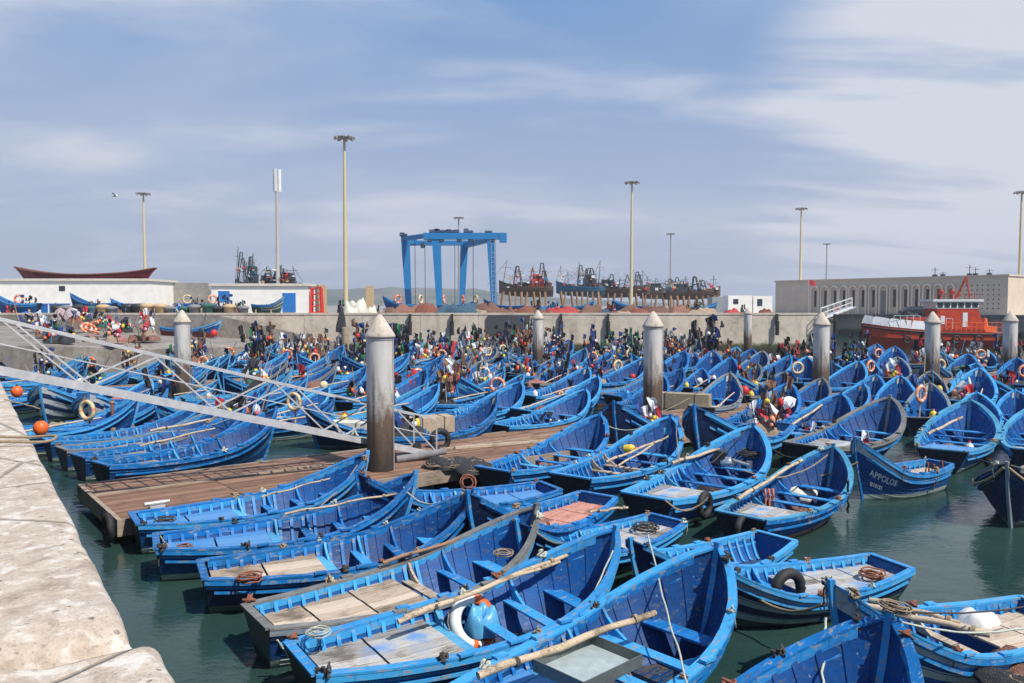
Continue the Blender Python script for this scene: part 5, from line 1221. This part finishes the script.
# ring and blue bag under the thwart of the second boat
RING_BIG.put(at(474, 622, .42), (R(62), R(12), R(35)), .92, 'orange and white life ring leaning under the thwart of the second boat', 'life ring')
def bag(mat, w, h, seed, name='bag'): return heap(mat, seed, w, h, name)
def putm(name, me, loc, label, cat, rot=(0, 0, 0), s=1, group=None):
    o = bpy.data.objects.new(name, me); COL.objects.link(o); o.location = loc; o.rotation_euler = rot; o.scale = (s, s, s); return tag(o, label, cat, group)
blue_film = plain('blue_film', (.10, .36, .60), .3, vary=.3); clear_film = plain('clear_film', (.45, .58, .68), .2, vary=.3); white_film = plain('white_film', (.6, .6, .58), .35)
putm('plastic_bag', bag(blue_film, .27, .42, 4.4, 'plastic_bag'), at(482, 634, .22), 'blue plastic bag beside the orange and white ring', 'bag')
putm('plastic_bag', bag(clear_film, .30, .34, 7.4, 'plastic_bag'), at(425, 541, .35), 'clear plastic bag in the boat with two tan deck panels', 'bag')
putm('plastic_bag', bag(white_film, .42, .30, 2.4, 'plastic_bag'), at(975, 632, .3), 'whitish sack in the white-striped boat at the right', 'sack')
putm('sack', bag(plain('brown_sack', (.25, .19, .14), .95), .42, .62, 9.1, 'sack'), at(892, 424, .7), 'brown sack standing on the plank-decked boat', 'sack')
putm('sack', bag(POLY, .55, .22, 3.9, 'sack'), at(795, 493, .35), 'pale flat sack in the boat with the pink waterline', 'sack')
# grey tray
o = empty('metal_tray', at(588, 668, .80), R(43)); tag(o, 'open grey metal tray resting across the nearest boat', 'tray')
a = MB(); w, l = .42, .55
a.box(-l, l, -w, w, 0, .015); link('base', a.mesh('base', plain('tray_floor', (.36, .42, .42), .35, vary=.2)), o)
a = MB(); g_ = plain('tray_wall', (.13, .15, .14), .5, .3)
for x0, x1, y0, y1 in ((-l, l, -w-.015, -w), (-l, l, w, w+.015), (-l-.015, -l, -w, w), (l, l+.015, -w, w)): a.box(x0, x1, y0, y1, -.005, .15)
link('rim', a.mesh('rim', g_), o)
# silver engine part with tangle in the large boat
MOTOR.put(at(738, 462, .85), (0, R(80), R(150)), 1.0, 'dark outboard motor lying tilted in the large boat', 'motor')
a = MB(); a.lathe([(.001, 0), (.10, 0), (.14, .3), (.001, .3)], 14); o = putm('metal_can', a.mesh('metal_can', plain('bright_metal', (.7, .7, .7), .2, .9)), at(722, 464, .95), 'shiny silver can beside the outboard motor', 'can', (R(70), 0, R(60)))
COILS[1][1].put(at(752, 458, .9), (0, 0, 0), 1.3, 'dark tangled rope coil beside the outboard motor', 'rope')
JUGS[1][1].put(at(624, 449, .9), (R(80), 0, 1), 1.0, 'yellow jug lying on the poles of the open-welled boat', 'jug')
JUGS[0][1].put(at(800, 500, .3), (R(80), 0, 1), .8, 'white jug lying in the boat with the pink waterline', 'jug')
NETS[1][1].put(at(667, 436, .9), (0, 0, 1), .8, 'brown net heap in the bow of the open-welled boat', 'net')
a = MB()
for k in range(3): a.tube([(k*.1, 0, 0), (k*.1+.03, .02, -.25), (k*.1, 0, -.5)], .035, 5)
me = a.mesh('hanging_rag', CORAL); putm('hanging_rag', me, at(765, 489, .72), 'orange strap hanging over the thwart, boat with the pink waterline', 'strap')
# mooring ropes
rope(at(738, 577, .85), at(822, 604, .95), .30, .022, rope_tan, 'thick tan rope drooping along the black-sided boat')
rope(at(648, 535, 1.45), at(690, 690, .9), .12, .014, rope_pale, 'thin pale rope running down across the nearest open boat')
rope(at(665, 500, .9), at(708, 497, 1.0), .28, .022, rope_tan, 'tan rope sagging between the two sterns right of centre')
rope(at(750, 425, 1.8), at(700, 470, .9), .1, .014, rope_dark, 'thin dark rope from the bow of the large boat')
rope(at(828, 455, 1.5), at(770, 478, 1.0), .15, .018, rope_tan, 'tan rope from the bow of the pink-waterlined boat')
rope(at(848, 480, 1.2), at(848, 512, .1), .02, .03, rope_dark, 'dark rope hanging from the bow shoulder into the water')
rope(at(858, 462, 1.2), at(742, 470, .9), .35, .016, rope_tan, 'tan rope from the stubby named boat to its neighbour')
rope(at(902, 622, 1.6), at(1030, 627, .9), .10, .014, rope_pale, 'thin pale line stretched to the right from the rope-wrapped bow')
rope(at(905, 612, 1.5), at(1030, 606, .9), .05, .012, rope_dark, 'thin dark line stretched to the right above the pale line')
rope(at(826, 618, 1.4), at(822, 690, .9), .02, .016, rope_pale, 'pale rope hanging in front of the bottom edge boat')
for sd2, lab in ((1, 'thick rope draped along the left shoulder of the dark bow at the right edge'), (-1, 'thick rope draped along the right shoulder of the dark bow at the right edge')):
    pa, pb = at_boat(bV, .70*BL, sd2*(beam(.70)+.08), sheer(.70)), at_boat(bV, BL*1.015, sd2*.05, sheer(1)-.05); pm_ = at_boat(bV, .88*BL, sd2*(beam(.88)+.10), sheer(.88)-.30)
    mb = MB(); mb.tube([pa.lerp(pm_, q/6)-Vector((0, 0, .10*math.sin(math.pi*q/6))) for q in range(6)]+[pm_.lerp(pb, q/6)-Vector((0, 0, .08*math.sin(math.pi*q/6))) for q in range(7)], .035, 6); tag(link('mooring_rope', mb.mesh('mooring_rope', rope_tan)), lab, 'rope')
rope(at_boat(bU, .1, -.5, .8), at_boat(bV, BL, 0, sheer(1)), .1, .014, rope_dark, 'thin line from the wide boat to the dark bow at the edge')
for i, (b_1, b_2, lab) in enumerate(((bF, bE, 'slack line joining the bows of the two pale blue-decked boats'), (bE, bD, 'slack line from the second pale blue deck to its nearer neighbour'), (bD, bC, 'slack line between the tan-panelled boat and the bare-transom boat'), (bC, bB, 'slack line from the worn stem to the boat with the ring'),
        (bB, bA, 'slack line between the bows of the two nearest whole boats'), (bO, bN, 'slack line joining the large boat and the pink-waterlined boat'), (bP, bO, 'slack line joining the open-welled boat and the large boat'), (bQ, bP, 'slack line joining the slim boat and the open-welled boat'), (bX, bY, 'slack line joining the plank-decked boat and the one behind'),
        (bZ, b1, 'slack line joining the striped-bow boat and the second beyond the pontoon'), (b1, b2, 'slack line joining the second and third boats beyond the pontoon end'))):
    u1 = .9 if i % 2 else .62; s1 = -1; rope(at_boat(b_1, .93*BL, -.35, sheer(.93)+.05), at_boat(b_2, u1*BL, beam(u1)*.95, sheer(u1)+.05), .12+.05*(i % 3), .014, [rope_tan, rope_pale, rope_dark][i % 3], lab)
rope(at(160, 536, .75), at(188, 545, .72), .18, .014, rope_tan, 'thin rope between the two pale-decked sterns')
rope(at(278, 640, .7), at(300, 668, .1), .05, .014, rope_pale, 'pale line hanging from the bare transom')
rope(at(500, 440, 1.1), at(690, 398, 1.5), .5, .012, rope_tan, 'long thin line along the boats beside the pontoon')
for i in range(4):
    u1, u2 = .34+.12*i, .47+.12*i; rope(at_boat(b6, u1*BL, beam(u1)+.07, sheer(u1)+.03), at_boat(b6, u2*BL, beam(u2)+.07, sheer(u2)+.03), .42+.06*(i % 2), .045, rope_pale, ['first thick pale rope loop on the dark boat beyond the pontoon', 'second thick pale rope loop on the dark boat beyond the pontoon', 'third thick pale rope loop on the dark boat beyond the pontoon', 'fourth thick pale rope loop on the dark boat beyond the pontoon'][i], group='thick pale rope loops')
for i, (x_, y_) in enumerate(((928, 464), (934, 466), (942, 462))): a = MB(); a.tube([(0, 0, .05), (.05, 0, -.25), (.0, .03, -.62-.1*i)], [.02, .032, .012], 6); a.tube([(.06, 0, .05), (.03, 0, -.2), (.09, .03, -.5)], [.02, .03, .01], 5); a.tube([(-.03, 0, .05), (-.06, 0, -.2), (-.02, .03, -.45)], [.02, .025, .01], 5); putm('frayed_rope', a.mesh('frayed_rope', rope_rust), at(x_, y_, .85), ['rusty frayed rope nearest the bow on the stubby boat transom', 'rusty frayed rope in the middle of the stubby boat transom', 'rusty frayed rope at the far corner of the stubby boat transom'][i], 'rope')
TYRE.put(at(788, 590, .55), (0, 0, R(25)), 1.1, 'black tyre hung on the side of the black-sided boat', 'tyre'); TYRE.put(at(705, 505, .55), (0, 0, R(50)), 1.0, 'black tyre hung between two sterns right of centre', 'tyre')
TYRE.put(at(742, 529, .45), (0, 0, R(50)), .9, 'black tyre at the stern of the pink-waterlined boat', 'tyre'); TYRE.put(at(108, 528, .42), (0, 0, R(-50)), 1.0, 'black tyre hanging on the near corner of the pontoon', 'tyre')
NETS[1][1].put(at(1014, 668, .35), (0, 0, 1), (.8, .7, .45), 'brown tangled net at the bottom right corner', 'net'); NETS[0][1].put(at(1022, 690, .5), (0, 0, 2), (.8, .7, .4), 'dark net under the brown tangle at the bottom right corner', 'net')
COILS[0][1].put(at(893, 612, 1.72), (0, R(10), 0), .62, 'rope wound round the bow of the bottom edge boat', 'rope'); COILS[1][1].put(at(897, 612, 1.70), (R(10), 0, 1), .5, 'dark rope wound on top of the bottom edge bow', 'rope')
COILS[3][1].put(at(249, 583, .62), (0, 0, 0), .9, 'rust-coloured coil on the tan deck panels', 'rope'); COILS[2][1].put(at(318, 636, .80), (0, 0, 0), .55, 'pale frayed rope lump on the second boat gunwale', 'rope')
COILS[3][1].put(at(468, 483, 1.15), (R(70), 0, 0), .8, 'rust-coloured rope bundle on the dark bow lettered boat', 'rope'); COILS[0][1].put(at(503, 556, 1.05), (0, 0, 0), .55, 'tan rope knot on the worn boat gunwale', 'rope')
# on and around the pontoon
NETS[0][1].put(at(446, 468, .56), (0, 0, 0), (1.2, 1.1, .75), 'dark net heap on the pontoon edge, left of the pair', 'net'); NETS[0][1].put(at(476, 470, .56), (0, 0, 1.5), (1.3, 1.2, .7), 'dark net heap on the pontoon edge, right of the pair', 'net')
def block(x_, y_, z, l, w, h, mat, label, rz, name='foam_block'):
    mb = MB(); n = 4
    mb.box(-l/2, l/2, -w/2, w/2, 0, h); M = Matrix.Rotation(.02, 4, 'X'); o = empty(name, (at(x_, y_, z) if y_ else x_), rz); link('block', mb.mesh('block', mat), o)
    b_ = MB()
    for q in (-.28, .25): b_.box(l*q-.02, l*q+.02, -w/2-.012, w/2+.012, -.01, h+.012)
    link('strap', b_.mesh('strap', rope_dark), o); return tag(o, label, 'block')
block(at_boat(b6, .70*BL, 0, .50), None, 0, 1.5, .8, .5, POLY, 'big dirty white foam block, left of the two beyond the gangway', R(-8)); block(at_boat(b6, .47*BL, .05, .44), None, 0, .9, .75, .55, POLY, 'smaller foam block, right of the two beyond the gangway', R(5))
block(430, 432, .56, 1.7, .8, .6, plain('cardboard_tan', (.42, .32, .22), .9), 'tan wooden box on the pontoon behind the gangway foot', R(30), 'wooden_box')
block(682, 408, .56, 2.6, .7, .7, plain('old_timber', (.30, .25, .17), .9), 'long old timber baulk behind the central pile', R(-25), 'timber_baulk')
TYRE.put(at(440, 440, .8), (0, 0, R(30)), 1.2, 'black tyre at the gangway foot', 'tyre')
a = MB(); a.tube([(0, 0, 0), (1.6, .1, .12)], [.16, .10], 8); putm('rolled_tarp', a.mesh('rolled_tarp', C_GREY), at(396, 459, .66), 'dark rolled sheet under the gangway end', 'tarpaulin', (0, 0, R(20)))
a = MB(); a.bar((0, 0, .04), (3.6, 0, .04), .12, .08); putm('timber_plank', a.mesh('timber_plank', deck_wood), at(455, 449, .56), 'pale loose plank lying on the pontoon', 'plank', (0, 0, R(24)))
a = MB(); a.box(-.12, .12, -.06, .06, 0, .05); a.tube([(-.2, 0, .09), (.2, 0, .09)], .035, 6); putm('mooring_cleat', a.mesh('mooring_cleat', steel), at(157, 508, .58), 'pale metal cleat on the near edge of the pontoon', 'cleat', (0, 0, R(38)), 1.4)
for i, (x_, y_) in enumerate(((15, 386), (38, 421))):
    d = (17.6, 13.4)[i]; BUOYS[0][1].put((px(x_, d), d, zy(y_, d)-.25), (0, 0, 0), .55, ['faded orange float hanging off the quay edge, farther one', 'faded orange float hanging off the quay edge, nearer one'][i], 'buoy'); rope((px(x_, d), d, zy(y_, d)+.2), (px(x_, d)-.4, d-.3, 3.84), .0, .012, rope_tan, ['cord holding the farther orange float', 'cord holding the nearer orange float'][i])

# ------------------------------------------------------------------ quay-top clutter behind the wall
rq = random.Random(21)
NET_DUSK = netmat('dusky_net', (.16, .08, .055), (.26, .15, .11)); NET_RUST = netmat('rust_net', (.20, .065, .04), (.34, .13, .08)); NET_BLUE = netmat('blue_net', (.03, .08, .13), (.10, .18, .26)); NH = [NET_RUST, NET_DUSK, NET_BROWN, NET_TAN, NET_RED, NET_BLUE, NET_DUSK]
heaps = [Proto('net_heap', [], heap(m_, 20+i*2.7, 1.35, 1.25)) for i, m_ in enumerate(NH)]
hn = ['rust-red', 'dusky', 'brown', 'tan', 'red', 'blue', 'dark brown']
x_ = 392; i = 0
while x_ < 716:
    j = rq.choice((0, 1, 2, 3, 5, 6)) if not 550 < x_ < 572 else 4; w = rq.uniform(.8, 1.35)
    heaps[j].put((px(x_, 88), 88.1+rq.uniform(-.4, 1.2), ZL), (0, 0, rq.uniform(0, 6)), (w*1.35, w*.9, w*rq.uniform(.55, .95)), '%s net heap on the quay top, %s in line from the travel lift' % (hn[j], ordw(i).replace('nearest', 'first')), 'net', 'heaps of net along the quay top'); x_ += rq.uniform(6, 11); i += 1
for k, (x_, j) in enumerate(((734, 4), (765, 0), (838, 0))): heaps[j].put((px(x_, 88 if k < 2 else 140), 88 if k < 2 else 140, ZL-.2), (0, 0, k), .8, '%s net heap %s' % (hn[j], ['before the white cabins', 'right of the white cabins', 'before the arcade left end'][k]), 'net')
dup_blue = paint('tarp_blue', (.010, .13, .42), wear=.05)
def qb(x_, d, head, s_, label, **k):
    o = boat(px(x_, d), d, head, s_, label=label, group='blue wooden boats drawn up on the quay', lod=1, **k); o.location.z = ZL+.8
    mb = MB()
    for q in (.9, 3.6): mb.box(q-.1, q+.1, -.7, .7, -.82/o.scale[2], -.2); mb.box(q-.1, q+.1, -.85, -.7, -.82/o.scale[2], .15); mb.box(q-.1, q+.1, .7, .85, -.82/o.scale[2], .15)
    link('cradle', mb.mesh('cradle', tanp), o); return o
qb(432, 92, 180, .98, 'navy boat ashore pointing left under the travel lift', top=out_blue, deck='blue'); qb(437, 94, 3, .85, 'pale blue boat ashore inside the travel lift legs', top=stripe_lt, rail='light', deck='grey')
qb(524, 91, 178, .80, 'boat ashore with raised bow right of the travel lift', deck='blue'); qb(528, 93, 5, .62, 'small boat ashore before the dark trawler', deck='blue'); qb(560, 93, 4, .7, 'boat ashore left of the cream lamp mast', deck='grey', rail='light')
qb(648, 92, 150, .75, 'blue boat ashore tilted beside the short far lamp mast', deck='blue'); qb(690, 95, 10, .6, 'pale boat ashore before the rightmost trawler', deck='grey', rail='light')
qb(116, 90, 178, .9, 'boat ashore with upturned bow before the low white building', deck='blue', zs=1.15); qb(150, 91, 176, .8, 'second boat ashore before the low white building', deck='blue')
qb(40, 90, 180, .85, 'boat ashore at the far left with dark flags', deck='blue', zs=1.1); qb(252, 90, 4, .62, 'dark green and white boat ashore by the blue-doored hut', top=plain('green_boat', (.02, .07, .05), .5), hull='wstripe', rail='light', deck='grey', zs=.95)
def tarp(x_, w, h, label, mat=dup_blue, d=90):
    mb = MB(); rows = []
    for i in range(12):
        q = i/11; rows.append([Vector(((q-.5)*w*(1 if 0 < j < 6 else 1.06), (j/6-.5)*1.7, h*math.sin(math.pi*j/6)**.6*(.55+.45*abs(math.sin(q*5.2+.6)))*(1-abs(2*q-1)**4*.6)+.06*noise.noise((q*9, j, x_)))) for j in range(7)])
    grid(mb, rows, 0, flip=True); putm('tarpaulin_cover', mb.mesh('tarpaulin_cover', mat), (px(x_, d), d, ZL), label, 'tarpaulin')
tarp(143, 3.4, 1.75, 'bright blue tarpaulin draped in a peak before the white building'); tarp(170, 2.6, 1.0, 'low blue tarpaulin beside the lamp mast foot'); tarp(92, 2.8, 1.2, 'blue tarpaulin between the boats ashore'); tarp(22, 3.2, 1.0, 'blue tarpaulin at the far left of the quay'); tarp(505, 3.4, 1.2, 'dark blue tarpaulin on the boats right of the travel lift', d=91); tarp(538, 2.6, 1.3, 'blue tarpaulin left of the green covered boat', d=91)
tarp(66, 2.2, 1.3, 'greyish pink cloth cover on the slipway', plain('pink_cover', (.35, .27, .27), .9), d=80)
for i in range(4): putm('sacking_heap', heap(POLY, 50+i*2.2, 1.1, 1.5, 'sacking_heap'), (px((350, 361, 372, 356)[i], 88+i), 88+i, ZL), ['white sacking heap left of the tallest lamp mast foot', 'white sacking heap just right of the tallest lamp mast foot', 'rightmost white sacking heap by the tallest lamp mast', 'white sacking heap at the back by the tallest lamp mast'][i], 'sacks', (0, 0, i), (.9, 1.1, .8, 1.2)[i])
for i, x_ in enumerate((38, 60, 98, 118, 132, 186, 208)):
    mb = MB(); mb.box(-.9, .9, -.5, .5, 0, 1.5); o = empty('blue_locker', (px(x_, 92), 92, ZL)); link('body', mb.mesh('body', dup_blue), o); mb = MB(); mb.box(-.97, .97, -.57, .57, 1.502, 1.62); link('lid', mb.mesh('lid', blue_door), o); tag(o, 'blue storage locker on the quay top, %s from the left' % ordw(i).replace('nearest', 'first'), 'locker', 'blue lockers on the quay top')
dm = MB(); dm.lathe([(.001, 0), (.36, 0), (.38, .05), (.42, .75), (.50, .80), (.48, .95), (.2, 1.05), (.001, 1.05)], 14)
DR = [Proto('covered_drum', [], dm.mesh('covered_drum', m_)) for m_ in (C_GREY, NET_DARK, tanp, NET_GREEN, dark_metal)]
for i in range(17):
    j = rq.randrange(5); x_ = 58+i*11.4+rq.uniform(-3, 3); DR[j].put((px(x_, 86.8), 86.8, ZL), (0, 0, i), rq.uniform(1.2, 1.6), '%s covered drum, %s from the slipway end of the quay top' % (['grey', 'dark', 'tan', 'green', 'black'][j], ordw(i).replace('nearest', 'first')), 'drum', 'drums on the quay top')
    if i % 3 != 1: heaps[rq.randrange(7)].put((px(x_+5, 88.5), 88.5, ZL), (0, 0, i), (.7, .6, .9), 'net bundle behind the drums, %s from the slipway end' % ordw(i).replace('nearest', 'first'), 'net', 'net bundles behind the drums')
for i in range(26):
    x_ = [12, 30, 62, 100, 128, 150, 178, 190, 198, 207, 226, 236, 244, 340, 378, 474, 486, 494, 540, 552, 600, 612, 655, 690, 700, 742][i]
    c, P_ = rq.choice(FLAGS); P_.put((px(x_, 89+i % 3), 89+i % 3, ZL-.3), (0, 0, i), rq.uniform(.8, 1.15), '%s flag bundle standing on the quay top, %s from the left' % (c, ordw(i).replace('nearest', 'first')), 'flags', 'flag bundles on the quay top')
for i, x_ in enumerate((20, 188, 213, 398, 421, 444, 463, 476)):
    q = Vector((px(x_, 93), 93, ZL)); c, P_ = RINGS[i % 3]; P_.put(q+Vector((0, -.1, 2.1)), (R(90), 0, .3*i), 1.25, '%s life ring hung above the quay, %s from the left' % (c, ordw(i).replace('nearest', 'first')), 'life ring', 'life rings hung above the quay'); POST.put(q, (0, 0, 0), (1, 1, 1.4), 'post of the life ring above the quay, %s from the left' % ordw(i).replace('nearest', 'first'), 'post', 'ring posts on the quay')
for i in range(9):
    c, P_ = RINGS[i % 3 if i % 3 != 1 else 2]; x_ = 88+rq.uniform(-4, 32); y_ = rq.uniform(66, 80); P_.put((px(x_, y_), y_, 3.2+.03*(y_-70)), (R(rq.uniform(10, 80)), R(20), rq.uniform(0, 3)), 1.2, 'faded red-orange ring dumped on the slipway, %s from the water' % ordw(i), 'life ring', 'old rings dumped on the slipway')
for i in range(8): x_ = 100+rq.uniform(-12, 75); y_ = rq.uniform(64, 78); NETS[rq.randrange(5)][1].put((px(x_, y_), y_, 2.2), (0, 0, i), 1.3, 'net heap at the slipway foot, %s from the water' % ordw(i), 'net', 'nets at the slipway foot')
for i in range(16):
    y_ = rq.uniform(63, 80); x_ = 60+rq.uniform(-50, 100); c, P_ = GEAR[i % 5]; P_.put((px(x_, y_), y_, 2.3+.085*(y_-63)-.03*max(0, x_-110)/10), (0, 0, i), 1.25, '%s gear heap on the slipway, %s to the water of its kind' % (c, ordw(i)), 'fishing gear', 'gear heaps on the slipway')
hung = boat(px(161, 83.2), 83.2, 2, 1.06, deck='grey', dl=1.7, top=paint('blue_over_redlead', (.012, .085, .30), wear=.1, under=(.20, .035, .03)), hull='name', label='blue boat with red bottom hung against the quay wall', group='boats', lod=1); hung.location.z = 2.25; hung.rotation_euler = (R(-4), R(3), R(2))
BUOYS[1][1].put((px(214, 82), 82, 2.1), (0, 0, 0), 1.4, 'pinkish red buoy under the bow of the boat hung on the wall', 'buoy')
for i, x_ in enumerate((176, 205)): rope((px(x_, 83.2), 83.2, 3.4), (px(x_, 84.9), 85.2, 4.6), 0, .03, rope_dark, ['left rope holding the boat against the wall', 'right rope holding the boat against the wall'][i])
putm('net_bundle', heap(NET_DARK, 5.5, .5, 1.9, 'net_bundle'), (px(341, 72), 72, 2.9), 'black net bundle lifted on the brown post', 'net'); a = MB(); a.tube([(0, 0, 0), (-.1, 0, 3.2)], [.42, .30], 8); putm('wooden_bollard', a.mesh('wooden_bollard', wood('bollard_wood', (.28, .22, .15), (.42, .35, .25))), (px(346, 71.5), 71.5, 0.2), 'stout brown post under the black net bundle', 'post')

# ------------------------------------------------------------------ haze
hzb = MB(); hzb.box(-2400, 2400, -90, 2500, -1.6, 75); hm2 = bpy.data.materials.new('thin_haze'); hm2.use_nodes = True; tt_ = hm2.node_tree; tt_.nodes.clear()
pv = N(tt_, 'ShaderNodeVolumePrincipled', inp={'Density': .00040}); pv.inputs['Color'].default_value = (.80, .88, 1, 1); pv.inputs['Anisotropy'].default_value = .2
oo = N(tt_, 'ShaderNodeOutputMaterial'); tt_.links.new(pv.outputs[0], oo.inputs['Volume'])
hz_o = link('haze', hzb.mesh('haze', hm2)); hz_o['kind'] = 'stuff'
